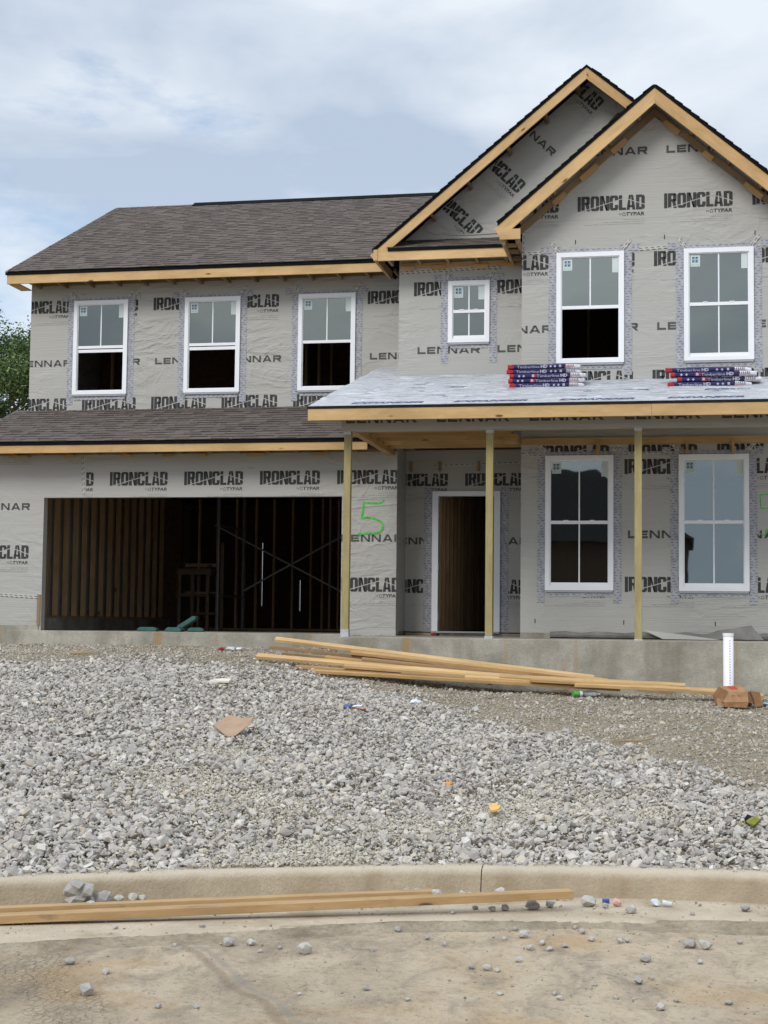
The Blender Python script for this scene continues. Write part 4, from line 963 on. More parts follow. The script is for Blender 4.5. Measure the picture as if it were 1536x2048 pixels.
# inner board following the rake against the gable wall, with scrap blocks
for side in (-1, 1):
    ex = G2L[0]+.25 if side < 0 else rx2-.25; zz = lambda x, d: G2A[1]-abs(G2A[0]-x)*s2-tz2-d*nr2
    u = Vector((G2A[0]-ex, 0, zz(G2A[0], 0)-zz(ex, 0))).normalized(); n_ = Vector((-u.z, 0, u.x))
    if n_.z < 0: n_ = -n_
    own(beam('sub_rake', (ex, P3-.024, zz(ex, .155)), (G2A[0]-.0*side, P3-.024, zz(G2A[0], .155)), .038, .085, M['oldwood'], upv=n_, taper=(0, 0, -.035, .035)))
    for fr, L in (((.30, .22), (.52, .30), (.74, .26)) if side < 0 else ((.30, .3), (.62, .16), (.88, .26), (.12, .2))):
        x = ex+(G2A[0]-ex)*fr; c_ = Vector((x, P3-.055, zz(x, .185)))
        own(beam('scrap_block', c_-u*L/2, c_+u*L/2, .02, .075, M['lumber2'], upv=n_))
# boxed tail of the front gable roof at its left eave
xa = G2L[0]
own(MB().box(xa+.03, xa+.31, 20.285, 20.325, 5.36, 5.50).build('tail_block', M['lumber']))
own(beam('fascia', (xa+.045, 20.33, 5.44), (xa+.045, PG+.1, 5.44), .038, .15, M['lumber2']))
own(MB().box(xa+.07, xa+.10, 20.33, 21.6, 5.30, 5.36).box(-2.17, -2.122, 20.33, 21.6, 5.34, 5.40).build('ledger', M['oldwood']))
for yy in (20.5, 20.85, 21.25): own(MB().box(xa+.10, -2.172, yy, yy+.035, 5.305, 5.355).build('rafter_tail', M['oldwood']))
# skirt roof at the foot of the rear gable
y0, z0, sl = 21.27, 5.535, .42; y1 = PG+.14; z1 = z0+sl*(y1-y0)
skirt = slab_roof('roof', -4.05, -2.13, [(y0, z0), (y1-.002, z1), (y1-.002, z1-.04), (y0, z0-.04)])
roof_plane(skirt, -4.12, -2.36, y0-.02, z0+.004, sl, 5)
MB().box(-4.1, -2.36, y0-.014, y0-.001, z0-.04, z0+.003).build('drip_edge', M['black'], skirt)
own(beam('fascia', (-4.25, y0+.02, z0-.105), (-2.345, y0+.02, z0-.105), .038, .13, M['lumber']))
own(MB().box(-4.31, -4.252, 21.262, 21.30, z0-.165, z0-.01).build('tail_block', M['lumber']))
own(beam('fascia', (-4.29, 21.302, z0-.10), (-4.29, 22.54, z0-.10), .038, .13, M['lumber2']))
own(MB().box(-3.98, -2.13, PG-.04, PG-.002, z0-.20, z0-.13).build('ledger', M['lumber2']))
own(MB().box(-4.23, -2.2, 21.33, PG-.042, z0-.035, z0-.02).build('soffit_deck', M['osb']))
for i in range(5): own(beam('rafter_tail', (-4.1+.42*i, y0+.04, z0-.13), (-4.1+.42*i, PG-.045, z0-.13), .038, .07, M['oldwood']))
for a in (-3.98, -3.52, -2.9, -2.42): own(MB().box(a, a+.2, PG-.055, PG-.041, z0-.235, z0-.175).build('scrap_block', M['lumber2']))

# ------------------------------------------------------------ porch
FY, FZ, SLP = 18.45, 2.86, .275
PX0, PX1 = -4.55, 1.85
def pz(y): return FZ+SLP*(y-FY)
# decking under underlayment; overlays of thin sheets
porch = slab_roof('roof', PX0, PX1, [(FY, FZ-.006), (P3-.002, pz(P3)-.006), (P3-.002, pz(P3)-.03), (FY, FZ-.03)], 'osb')
own(MB().prism_x([(P3-.002, pz(P3)-.006), (P3-.002, pz(P3)-.03), (PG-.002, pz(PG)-.03), (PG-.002, pz(PG)-.006)][::-1], PX0, -2.125).build('roof', M['osb']))
own(MB().prism_x([(PG-.002, pz(PG)-.006), (PG-.002, pz(PG)-.03), (P1-.002, pz(P1)-.03), (P1-.002, pz(P1)-.006)][::-1], PX0, -4.015).build('roof', M['osb']))
# crumpled underlayment skin
def skin(x0, x1, y0, y1, nx, ny, amp, name='underlayment', lift=.0):
    vs, fs = [], []
    for j in range(ny+1):
        for i in range(nx+1):
            x = x0+(x1-x0)*i/nx; y = y0+(y1-y0)*j/ny
            h = amp*(math.sin(x*2.1+y*5)*math.sin(y*24+1.3*math.sin(x*1.2))+.5*math.sin(x*4.7+y*4)*math.sin(y*39+x*1.1))
            h = abs(h)*(.25+.75*(y > y0+.5))*min(1, 4*(y-y0)+.1)
            vs.append((x, y, pz(y)+h+lift))
    fs = [(j*(nx+1)+i, j*(nx+1)+i+1, (j+1)*(nx+1)+i+1, (j+1)*(nx+1)+i) for j in range(ny) for i in range(nx)]
    me = bpy.data.meshes.new(name); me.from_pydata(vs, [], fs); me.materials.append(M['underlay']); me.update()
    for p in me.polygons: p.use_smooth = True
    return own(link(name, me))
skin(PX0-.01, PX1, FY-.004, P3-.003, 160, 60, .012); skin(PX0-.005, -2.126, P3-.002, PG-.003, 70, 26, .014); skin(PX0, -4.016, PG-.002, P1-.003, 20, 30, .012)
# prints on the underlayment, foreshortened on the slope
mbp = MB()
EXP = fontpieces('EXPANDER', .92, .13, .03, .35)
for (xx, yy, sc) in ((-4.05, FY+.16, 1), (-2.75, FY+.18, 1), (-1.45, FY+.18, 1), (-.15, FY+.2, 1), (1.1, FY+.2, 1), (-1.2, FY+1.0, .9), (.3, FY+.95, .9), (-3.6, FY+.8, .7)):
    for q in EXP: mbp.add([(xx+a*sc, yy+b_*1.0, pz(yy+b_)+.007) for a, b_ in q], [list(range(len(q)))])
own(mbp.build('printed_lettering', M['navy']))
# torn dark slits in the crumples
mbp = MB(); r = random.Random(5)
for i in range(70):
    y = r.uniform(FY+.5, P3-.05) if i < 40 else r.uniform(FY+.6, PG-.1); x = r.uniform(PX0+.35, 1.2) if i < 40 else r.uniform(-4.2, -2.2); L = r.uniform(.05, .35); w_ = r.uniform(.006, .022)
    mbp.add([(x, y, pz(y)+.017), (x+L, y+r.uniform(-.02, .02), pz(y)+.018), (x+L*.8, y+w_, pz(y+w_)+.018), (x+L*.3, y+w_*1.4, pz(y+w_)+.018)], [(0, 1, 2, 3)])
own(mbp.build('printed_marks', M['navy']))
own(MB().box(PX0-.012, PX1, FY-.012, FY-.005, FZ-.03, FZ+.003).build('drip_edge', M['felt']))
fj = at(1303, 815, FY).x
own(beam('fascia', (PX0, FY+.014, FZ-.105), (fj-.001, FY+.014, FZ-.105), .038, .145, M['lumber'], bevel=.003))
own(beam('fascia', (fj+.001, FY+.014, FZ-.105), (PX1, FY+.014, FZ-.105), .038, .145, M['lumber'], bevel=.003))
own(beam('rake_board', (PX0+.019, FY+.036, FZ-.11), (PX0+.019, P1-.01, pz(P1)-.11), .038, .13, M['lumber2']))
# wrapped beam over posts
bt = own(MB().box(-4.21, 1.75, PP-.045, PP+.09, 2.602, 2.80).build('beam', M['wrap_taut']))
xs0 = at(692, 846, PP-.045).x
prints('printed_lettering', PP-.045, [('L', [xs0+1.164*i for i in range(-1, 6)], 2.695)], rect(-4.2, 1.74, 2.61, 2.798), bt)
own(beam('side_beam', (-4.10, PP+.092, 2.672), (-4.10, PG-.002, 2.672), .09, .14, M['lumber2']))
own(beam('ceiling_plate', (-4.05, PP+.125, 2.63), (1.7, PP+.125, 2.63), .06, .05, M['lumber2']))
own(beam('ceiling_plate', (-2.1, P3-.025, 2.66), (1.5, P3-.025, 2.66), .038, .09, M['lumber2']))
for i, yy in enumerate((19.5, 19.95, 20.4, 20.85, 21.3)):
    own(beam('ceiling_joist', (-4.05, yy, 2.70), (-2.14, yy, 2.70), .038, .09, M['lumber2']))
for i in range(14):
    xx = -4.0+.4064*i+.1
    own(beam('rafter', (xx, FY+.036, pz(FY)-.10), (xx, P3-.003, pz(P3)-.10), .038, .12, M['lumber2']))
own(MB().box(-2.30, -2.14, 20.2, 20.5, 2.60, 2.72).build('blocking', M['lumber2']))
for px in (540, 760, 1055): 
    xx = at(680+px/3.84, 905, PD).x; own(MB().box(xx, xx+.035, PD-.04, PD-.002, 2.43, 2.58).build('blocking', M['oldwood']))
for px in (430, 1005, 1300):
    xx = at(1060+px/3.227, 870, P3).x; own(MB().box(xx, xx+.035, P3-.044-.04, P3-.046, 2.46, 2.64).build('blocking', M['lumber2']))
# posts with metal bases and caps
M['steel'] = plain('galvanised_steel', (.45, .46, .48), .4, .6, .15, 30)
for i, (xx, z_) in enumerate(((-4.145, .045), (-2.325, .012), (-.498, .0))):
    pst = empty('porch_post'); own(pst)
    o = beam('post', (xx, PP+.044, z_+.02), (xx+(.0 if i else .008), PP+.044, 2.602), .089, .089, M['treated'], pst, upv=(0, -1, 0), bevel=.003)
    MB().box(xx-.05, xx+.05, PP-.008, PP+.096, z_*0+.001, z_+.02).build('post_base', M['steel'], pst)
    MB().box(xx-.048, xx+.048, PP-.006, PP+.094, z_+.0205, z_+.05).build('base_bracket', M['steel'], pst) if i == 0 else None
    MB().box(xx-.047, xx+.047, PP-.004, PP+.092, 2.56, 2.6015).build('post_cap', M['steel'], pst)
# slabs and foundation
own(MB().box(-4.22, 1.9, PP-.055, PD, -1.0, 0.0).build('porch_slab', M['slab'], bevel=.008))
own(MB().box(-9.95, -4.222, PG-.05, 31.5, -.9, .012).build('garage_slab', M['slab'], bevel=.006))
own(MB().box(-10.5, -9.47, PG-.02, PG+.12, -.9, .086).build('foundation', M['slab']))
own(MB().box(-10.3, -9.96, PG+.13, 31.5, -.5, .20).build('foundation', M['slab']))
own(MB().box(-4.2, -4.02, PG+.002, 31, .0135, .059).build('foundation', M['slab']))
own(MB().box(-4.0, -2.13, PD+.0, PD+.1, .001, .044).box(-2.12, 1.6, P3+.003, P3+.13, .001, .069).build('foundation', M['slab']))
own(MB().box(-4.8, -4.03, PG+.004, PG+.12, .0125, .087).build('foundation', M['slab']))
# form line along the slab face: rough lower pour
mbp = MB(); r = random.Random(3); xs = np.linspace(-4.2, 1.88, 90)
zl = [-.28+.02*math.sin(x*2)+r.uniform(-.008, .008) for x in xs]
for a, b_, c_, d_ in zip(xs, xs[1:], zl, zl[1:]): mbp.add([(a, PP-.064, -.95), (b_, PP-.064, -.95), (b_, PP-.064, d_), (a, PP-.064, c_), (a, PP-.056, c_-.002), (b_, PP-.056, d_-.002)], [(0, 1, 2, 3), (3, 2, 5, 4)])
own(mbp.build('rough_footing', M['slab']))

# ------------------------------------------------------------ inside: studs, floors, dark rooms
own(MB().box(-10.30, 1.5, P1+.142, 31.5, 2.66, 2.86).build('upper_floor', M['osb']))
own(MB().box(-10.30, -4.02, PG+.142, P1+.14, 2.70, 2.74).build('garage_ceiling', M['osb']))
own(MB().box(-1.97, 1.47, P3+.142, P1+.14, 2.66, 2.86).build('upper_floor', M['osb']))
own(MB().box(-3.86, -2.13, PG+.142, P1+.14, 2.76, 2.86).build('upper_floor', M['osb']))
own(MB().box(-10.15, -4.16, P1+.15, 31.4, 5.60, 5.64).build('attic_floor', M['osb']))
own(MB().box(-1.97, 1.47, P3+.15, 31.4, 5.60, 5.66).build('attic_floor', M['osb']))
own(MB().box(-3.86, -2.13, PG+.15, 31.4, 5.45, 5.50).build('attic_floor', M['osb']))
def studs(pts, z0, z1, along, n=None):
    for (x, y) in pts:
        w, d = (.038, .089) if along == 'x' else (.089, .038)
        own(beam('stud', (x, y, z0), (x, y, z1), d if along == 'x' else .038, w if along == 'x' else .089, M['stud'], upv=(1, 0, 0)))
# garage left wall studs (board faces look across the garage)
studs([(-10.20, 22.0+.4064*i) for i in range(19)], .245, 2.60, 'y')
own(MB().box(-10.25, -10.16, 21.9, 29.3, .202, .243).build('sole_plate', M['stud']))
own(MB().box(-9.432-.09, -9.434, PG+.003, PG+.12, .088, 2.01).build('trimmer_stud', M['stud']))
own(beam('cripple_stud', (-9.47, PG-.008, .09), (-9.47, PG-.008, .55), .05, .012, M['oldwood'], upv=(0, 1, 0)))
# partition at the back of the garage
px_ = [398, 435, 473, 488, 512, 548, 585, 622, 645, 660, 677]
studs([(at(p, 1150, 29.2).x, 29.2) for p in px_], .05, 2.6, 'x')
own(MB().box(-10.1, -4.0, 29.15, 29.25, .013, .05).box(at(372, 1150, 29.2).x, at(434, 1150, 29.2).x, 29.16, 29.24, 1.25, 1.32).box(at(372, 1150, 29.2).x, at(434, 1150, 29.2).x, 29.16, 29.24, .72, .76).build('plate', M['stud']))
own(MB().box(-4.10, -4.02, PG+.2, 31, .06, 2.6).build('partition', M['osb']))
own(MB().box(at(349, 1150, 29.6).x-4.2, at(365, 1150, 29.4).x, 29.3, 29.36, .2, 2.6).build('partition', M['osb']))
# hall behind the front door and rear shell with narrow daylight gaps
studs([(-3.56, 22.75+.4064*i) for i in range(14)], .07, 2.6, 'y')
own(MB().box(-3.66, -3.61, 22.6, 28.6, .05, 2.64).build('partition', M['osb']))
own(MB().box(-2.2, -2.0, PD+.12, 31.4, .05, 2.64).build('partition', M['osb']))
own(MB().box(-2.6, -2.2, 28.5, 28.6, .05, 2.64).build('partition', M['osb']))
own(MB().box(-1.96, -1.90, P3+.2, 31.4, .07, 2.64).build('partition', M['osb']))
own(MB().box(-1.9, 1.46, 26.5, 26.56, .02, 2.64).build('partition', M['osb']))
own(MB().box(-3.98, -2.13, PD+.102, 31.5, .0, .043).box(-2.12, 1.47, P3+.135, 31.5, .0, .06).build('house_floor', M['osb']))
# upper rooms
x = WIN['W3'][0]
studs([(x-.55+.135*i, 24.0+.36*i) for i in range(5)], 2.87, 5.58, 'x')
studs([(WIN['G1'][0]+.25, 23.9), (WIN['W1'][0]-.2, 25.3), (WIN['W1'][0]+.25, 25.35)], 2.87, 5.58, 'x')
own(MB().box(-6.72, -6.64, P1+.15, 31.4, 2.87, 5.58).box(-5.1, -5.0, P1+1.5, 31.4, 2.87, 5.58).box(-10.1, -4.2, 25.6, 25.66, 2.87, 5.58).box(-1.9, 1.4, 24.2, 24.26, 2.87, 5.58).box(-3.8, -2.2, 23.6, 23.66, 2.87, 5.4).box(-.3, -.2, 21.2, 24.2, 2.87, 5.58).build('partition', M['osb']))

# ------------------------------------------------------------ green spray figures
def spray(name, pts, P, w, mat, wallobj, lab=None):
    mb = MB()
    for n_, q in enumerate(stroke(pts, w)):
        if sum(q[i-1][0]*q[i][1]-q[i][0]*q[i-1][1] for i in range(4)) < 0: q = q[::-1]
        mb.add([(a, P-.0026-.0004*n_, b) for a, b in q], [(0, 1, 2, 3)])
    o = mb.build(name, mat, wallobj)
    if lab: o['label'] = lab
M['green'] = plain('green_spray_paint', (.06, .48, .06), .6, .3, .35, 22)
five = [(338, 690), (325, 708), (300, 718), (240, 716), (185, 712), (178, 760), (168, 832), (210, 826), (262, 834), (310, 856), (332, 885), (325, 915), (300, 942), (255, 950), (200, 948), (135, 955)]
spray('spray_mark', [p2(680+a/3.84, 820+b/3.84, PG) for a, b in five], PG, .028, M['green'], garage, 'green sprayed number 5')
spray('spray_mark', [p2(a, b, P3) for a, b in ((1545, 987), (1520, 990), (1522, 1017), (1548, 1015))], P3, .012, M['green'], gable, 'green sprayed bracket')
spray('spray_mark', [p2(a, b, P3) for a, b in ((1518, 1066), (1530, 1072), (1533, 1058), (1548, 1090))], P3, .012, M['green'], gable)
# small black nail-line ticks and roll codes
mb = MB()
for px, py in ((1151, 484), (1329, 474), (1510, 465), (1070, 1242), (1247.5, 1245), (1430.5, 1248)):
    x, z = p2(px, py, P3); mb.box(x-.006, x+.006, P3-.003, P3-.0002, z-.03, z+.03)
mb.build('nail_tick', M['ink'], gable)
for (px, py, P, wo_, t_) in ((168, 590, P1, upper, '1 8 0 1'), (503, 937, PG, garage, '1 8 0 1'), (1005, 551, PG, entry_up, '1 8 0 2')):
    x, z = p2(px, py, P); mb = MB()
    for q in fontpieces(t_, .09, .018, .02): mb.add([(x-.045+a, P-.002, z+b) for a, b in q], [list(range(len(q)))])
    mb.build('printed_code', M['ink'], wo_)

# ------------------------------------------------------------ bundles of shingles on the porch roof
M['bnavy'] = plain('navy_wrapper', (.022, .020, .085), .6, .25, .2, 8)
M['bred'] = plain('red_wrapper', (.36, .025, .03), .6, .25, .2)
M['bwhite'] = plain('white_wrapper', (.58, .58, .62), .6, .3, .25, 20)
M['blet'] = plain('lilac_print', (.42, .42, .52), .6, .2, .1)
T_TIM = fontpieces('Timberline', .30, .036, .0); T_HD = fontpieces('HD', .09, .042, .05)
def bundle(x, y, z, L, flip, tilt, label, end='white'):
    t = empty('shingle_bundle', (x, y, z), tilt); tag(t, label, 'shingle bundle', 'wrapped shingle bundles on the porch roof')
    D, H = .34, .062; n = 9; r = random.Random(label)
    def body(x0, x1, mat, nm, sag=0, seg=5):
        mb = MB(); prof = [(-D/2, .010), (-D/2-.006, H*.35), (-D/2-.005, H*.7), (-D/2+.02, H), (D/2-.02, H), (D/2, H*.6), (D/2, .006), (0, 0), (-D/2+.02, .0)]
        rings = []
        for i in range(seg+1):
            xx = x0+(x1-x0)*i/seg; k = 1+r.uniform(-.05, .05)
            rings.append([(xx, a*(1-abs(sag)*i/seg*.15), b*k*(1-(sag*i/seg)**2 if sag > 0 else 1)+.0) for a, b in prof])
        m = len(prof); mb.add([p for q in rings for p in q], [(i*m+j, i*m+(j+1) % m, (i+1)*m+(j+1) % m, (i+1)*m+j) for i in range(seg) for j in range(m)]+[list(range(m-1, -1, -1)), [seg*m+j for j in range(m)]])
        return mb.build(nm, mat, t)
    a, b = (.055*L, .80*L)
    body(0, a, M['bred'], 'wrapper_end'); body(a+.0005, b, M['bnavy'], 'wrapper'); body(b+.0005, L, M['bwhite'], 'wrapper_end', .55 if not flip else .35)
    mb = MB(); y0 = -D/2-.011
    base = .13*L if not flip else .36*L
    for q in T_TIM: mb.add([(base+u_, y0, .012+v_) for u_, v_ in q], [list(range(len(q)))])
    for q in T_HD: mb.add([(base+.315+u_, y0, .012+v_) for u_, v_ in q], [list(range(len(q)))])
    for kx in ((.60, .66) if not flip else (.05+.08, .19)):
        c = kx*L if not flip else kx*L; mb.add([(c-.018, y0, .033), (c, y0, .015), (c+.018, y0, .033), (c, y0, .051)], [(0, 1, 2, 3)])
    for kx in (.715, .30): mb.add([(kx*L, y0, .02), (kx*L+.03, y0, .02), (kx*L+.03, y0, .052), (kx*L, y0, .052)], [(0, 1, 2, 3)]) if (kx > .5) != flip else None
    mb.build('printed_lettering', M['blet'], t)['kind'] = 'stuff'
    mb = MB()
    for xx in ((.015*L,) if not flip else (.29*L,)): mb.add([(xx, y0+.001, .014), (xx+.07, y0+.001, .014), (xx+.07, y0+.001, .054), (xx, y0+.001, .054)], [(0, 1, 2, 3)])
    mb.add([(.79*L, y0+.0015, .02), (.93*L, y0+.0015, .02), (.93*L, y0+.0015, .026), (.79*L, y0+.0015, .026)], [(0, 1, 2, 3)])
    mb.build('printed_label', M['bred'], t)['kind'] = 'stuff'
    mb = MB()
    for i in range(6): xx = (.80+.022*i)*L; mb.add([(xx, y0+.001, .032), (xx+.008, y0+.001, .032), (xx+.008, y0+.001, .056), (xx, y0+.001, .056)], [(0, 1, 2, 3)])
    mb.build('bar_marks', M['ink'], t)
    return t
def stack(px, py, specs, names):
    # foot of the stack lies on the slope; solve for where the line of sight meets the roof plane
    d = ray(px, py); tt = (FZ-CZ+0*1-SLP*FY)/(d.z-SLP*d.y); p = d*tt; X0, Y0 = p.x, p.y+.17
    z = pz(Y0-.17)+.046
    for i, ((dx, L, flip, rz), lb) in enumerate(zip(specs, names)):
        b = bundle(X0+dx, Y0+.02*i+.10, z+.004, L, flip, rz, lb)
        b.rotation_euler = (math.atan(SLP)*.55, 0, rz)
        z += .0655
stack(1017, 778, [(.0, .98, 0, 0), (-.02, 1.0, 1, .01), (.0, 1.0, 1, -.02), (-.05, .98, 0, .03), (-.03, .95, 0, -.01)],
      ['bottom bundle of the left stack of five', 'second bundle up in the left stack, printed end at right', 'middle bundle of the left stack, shifted right', 'fourth bundle up in the left stack, sticking out at left', 'top bundle of the left stack, white torn end under the window'])
stack(1335, 776, [(.0, 1.05, 0, 0), (.12, 1.05, 1, .02), (.04, 1.08, 1, -.03), (-.03, 1.08, 0, .02)],
      ['bottom bundle of the right stack of four', 'second bundle up in the right stack, pushed back with black end', 'third bundle up in the right stack, white crumpled right end', 'top bundle of the right stack, red end drooping at left'])

# ------------------------------------------------------------ lumber
def gz(x, y): return float(zg(x, y))
def board(p0, p1, face, depth, mat, label, group='boards of the lumber pile'):
    o = beam('board', p0, p1, depth, face, mat, None, bevel=.002); return tag(o, label, 'board', group)
LB = [  # left end top edge px, right end top edge px, plane at each end, thickness, width, roll, wood
 ((551, 1273), (1188, 1350), 18.50, 18.47, .040, .089, .38, 'lumber', 'highest board of the pile, its left end raised over the garage slab edge'),
 ((702, 1299), (1215, 1357), 18.40, 18.38, .038, .089, .30, 'lumber2', 'board tucked just under the highest board, its left end near the porch post'),
 ((540, 1291), (868, 1326), 18.46, 18.40, .036, .060, .10, 'oldwood', 'brown weathered board in the shadow between the two longest left boards'),
 ((566, 1303), (700, 1316), 18.40, 18.38, .030, .05, .2, 'oldwood', 'short weathered stub above the board that reaches farthest left'),
 ((514, 1306), (1232, 1366), 18.28, 18.26, .040, .089, .42, 'lumber', 'bright yellow board reaching farthest left in the pile'),
 ((651, 1310), (905, 1338), 18.34, 18.32, .034, .07, .3, 'lumber2', 'knotty board end standing up behind the bright yellow board'),
 ((724, 1314), (1060, 1349), 18.32, 18.33, .030, .06, .2, 'oldwood', 'greyish board half hidden in the middle of the pile'),
 ((688, 1328), (1190, 1366), 18.18, 18.2, .034, .07, .25, 'lumber', 'flat board with a clean square left end in the front of the pile'),
 ((592, 1335), (806, 1346), 18.21, 18.2, .036, .06, .1, 'lumber2', 'short orange board poking out left near the bottom of the pile'),
 ((803, 1344), (930, 1354), 18.15, 18.15, .030, .07, .2, 'oldwood', 'short board end with a dark gap beneath it, centre of the pile'),
 ((930, 1350), (1230, 1366), 18.13, 18.14, .032, .07, .3, 'lumber', 'board starting in the middle of the pile and running right'),
 ((621, 1347), (1240, 1374), 18.10, 18.11, .036, .07, .2, 'lumber2', 'lowest front board of the pile, lying on the gravel'),
 ((1000, 1348), (1371, 1366), 18.16, 18.06, .036, .089, .35, 'lumber', 'upper board running right from the pile toward the white pipe'),
 ((1060, 1356), (1340, 1371), 18.07, 18.0, .034, .07, .2, 'lumber2', 'second board running right below the upper one'),
 ((1150, 1364), (1440, 1377), 18.02, 17.9, .036, .089, .25, 'lumber', 'flat board whose right end goes behind the crushed box'),
 ((1275, 1378), (1345, 1384), 17.92, 17.9, .022, .05, .1, 'oldwood', 'thin wood offcut under the right end of the pile'),
 ((1380, 1377), (1527, 1388), 17.86, 17.8, .036, .089, .2, 'lumber', 'pointed board end sticking out right of the crushed box')]
for a, b, P0, P1_, th_, dp, roll, mt, lb in LB:
    p, q = at(*a, P0), at(*b, P1_); fh = th_*math.cos(roll)+dp*math.sin(roll); p.z -= fh/2; q.z -= fh/2
    p.z = max(p.z, gz(p.x, p.y)+fh/2+.012); q.z = max(q.z, gz(q.x, q.y)+fh/2+.012)
    o = beam('board', p, q, dp, th_, M[mt], None, upv=(0, -math.sin(roll), math.cos(roll)), bevel=.002)
    tag(o, lb, 'board', 'boards of the lumber pile')
def flat_board(a, b, za, zb_, w, h, mat, lb, ext=0.0):
    p, q = atz(*a, za), atz(*b, zb_); u_ = (q-p).normalized(); p = p-u_*ext; board(p, q, h, w, M[mat], lb, 'boards in the gutter')
M['dusty'] = wood('dusty_board', (.54, .37, .19), (.42, .26, .115), (.10, .06, .03), .9)
flat_board((0, 1837), (1142, 1787), -1.305, -1.245, .089, .040, 'dusty', 'long dusty board in the gutter, nearer the street', 1.1)
flat_board((0, 1821), (868, 1786), -1.305, -1.28, .07, .036, 'dusty', 'second board in the gutter, behind the long one', 1.3)

# ------------------------------------------------------------ pipe, box, litter
M['pvc'] = plain('white_pvc', (.80, .80, .82), .35, .5, .02)
p = at(1457, 1385, 17.9); pp = empty('drain_pipe', (p.x, p.y, p.z)); tag(pp, 'white upright plastic drain pipe behind the crushed cardboard box', 'pipe')
top = at(1457, 1267, 17.9).z-p.z
mb = MB(); n = 28; ro, ri = .058, .050
ring = lambda r_, z: [(r_*math.cos(2*math.pi*i/n), r_*math.sin(2*math.pi*i/n), z) for i in range(n)]
mb.add(ring(ro, -.2)+ring(ro, top)+ring(ri, top)+ring(ri, -.2), [(k_*n+i, k_*n+(i+1) % n, (k_+1)*n+(i+1) % n, (k_+1)*n+i) for k_ in range(3) for i in range(n)])
o = mb.build('pipe_wall', M['pvc'], pp); [setattr(q, 'use_smooth', True) for q in o.data.polygons if abs(q.normal.z) < .5]
mb = MB(); n = 28; ro2 = .062
mb.add([(ro2*math.cos(2*math.pi*i/n), ro2*math.sin(2*math.pi*i/n), z) for z in (top-.03, top+.004) for i in range(n)]+[(.049*math.cos(2*math.pi*i/n), .049*math.sin(2*math.pi*i/n), z) for z in (top+.004, top-.03) for i in range(n)],
       [(k_*n+i, k_*n+(i+1) % n, (k_+1)*n+(i+1) % n, (k_+1)*n+i) for k_ in range(3) for i in range(n)]+[(3*n+i, 3*n+(i+1) % n, (i+1) % n, i) for i in range(n)])
mb.build('pipe_rim', M['pvc'], pp)
mb = MB()
for i in range(20): mb.box(.012, .020, -.0590, -.0578, .10+.03*i, .112+.03*i) if .112+.03*i < top-.05 else None
mb.build('printed_marks', M['ink3'], pp)
# crushed cardboard box
M['card'] = plain('cardboard', (.34, .20, .105), .9, .1, .2, 12); M['card2'] = plain('cardboard_inside', (.22, .12, .06), .9, .1, .2, 12); M['cred'] = plain('red_box_print', (.42, .07, .05), .8, .1, .1)
c0 = at(1470, 1404, 17.4); bx_ = empty('cardboard_box', (c0.x, c0.y, gz(c0.x, c0.y)+.015)); tag(bx_, 'crushed brown cardboard box with torn flaps and red print at the pipe', 'box')
def quad3(name, pts, mat, th=.006, parent=bx_, lab=None):
    a = [Vector(p_) for p_ in pts]; nrm = (a[1]-a[0]).cross(a[2]-a[0]).normalized()*th; n = len(a)
    o = MB().add(a+[q-nrm for q in a], [list(range(n)), list(range(2*n-1, n-1, -1))]+[((i+1) % n, i, n+i, n+(i+1) % n) for i in range(n)]).build(name, mat, parent)
    if lab: o['label'] = lab
    return o
quad3('front_panel', [(-.13, -.12, .05), (.14, -.13, .06), (.13, -.10, .165), (-.07, -.09, .165)], M['card'])
quad3('front_flap', [(-.13, -.14, .005), (.12, -.17, .0), (.14, -.135, .058), (-.12, -.125, .048)], M['card2'])
quad3('top_panel', [(-.07, -.09, .167), (.13, -.10, .167), (.07, .12, .235), (-.17, .10, .215)], M['card'])
quad3('side_panel', [(-.21, .02, .02), (-.13, -.12, .05), (-.07, -.09, .165), (-.17, .10, .215), (-.24, .09, .12)], M['card2'])
quad3('side_panel', [(.14, -.13, .06), (.22, .02, .03), (.17, .10, .17), (.13, -.10, .165)], M['card2'])
quad3('torn_flap', [(.22, -.05, .005), (.31, .04, .02), (.27, .09, .16), (.17, .06, .175), (.2, .0, .09)], M['card2'])
quad3('torn_flap', [(-.19, -.06, .0), (-.11, -.12, .0), (-.12, -.11, .07), (-.2, -.02, .09)], M['card'])
quad3('back_panel', [(.2, .13, .0), (-.2, .12, .0), (-.17, .105, .21), (.08, .125, .23)], M['card2'])
def lerp3(a, b, t_): return tuple(a[i]+(b[i]-a[i])*t_ for i in range(3))
A_, B_, C_, D_ = (-.07, -.09, .170), (.13, -.10, .170), (.07, .12, .239), (-.17, .10, .219)
def onq(u_, v_, A_=A_, B_=B_, C_=C_, D_=D_): return lerp3(lerp3(A_, B_, u_), lerp3(D_, C_, u_), v_)
MB().add([onq(.30, .35), onq(.66, .35), onq(.66, .85), onq(.30, .85)], [(0, 1, 2, 3)]).build('red_print', M['cred'], bx_)
FA, FB, FC, FD = (-.13, -.122, .05), (.14, -.132, .06), (.13, -.102, .165), (-.07, -.092, .165)
mb = MB()
for q in fontpieces('10 - 4  40a 7.1', .5, .1, .02): mb.add([lerp3(lerp3(FA, FB, .25+a), lerp3(FD, FC, .25+a), .55+b*2.0) for a, b in q], [list(range(len(q)))])
mb.build('printed_lettering', M['card2'], bx_)
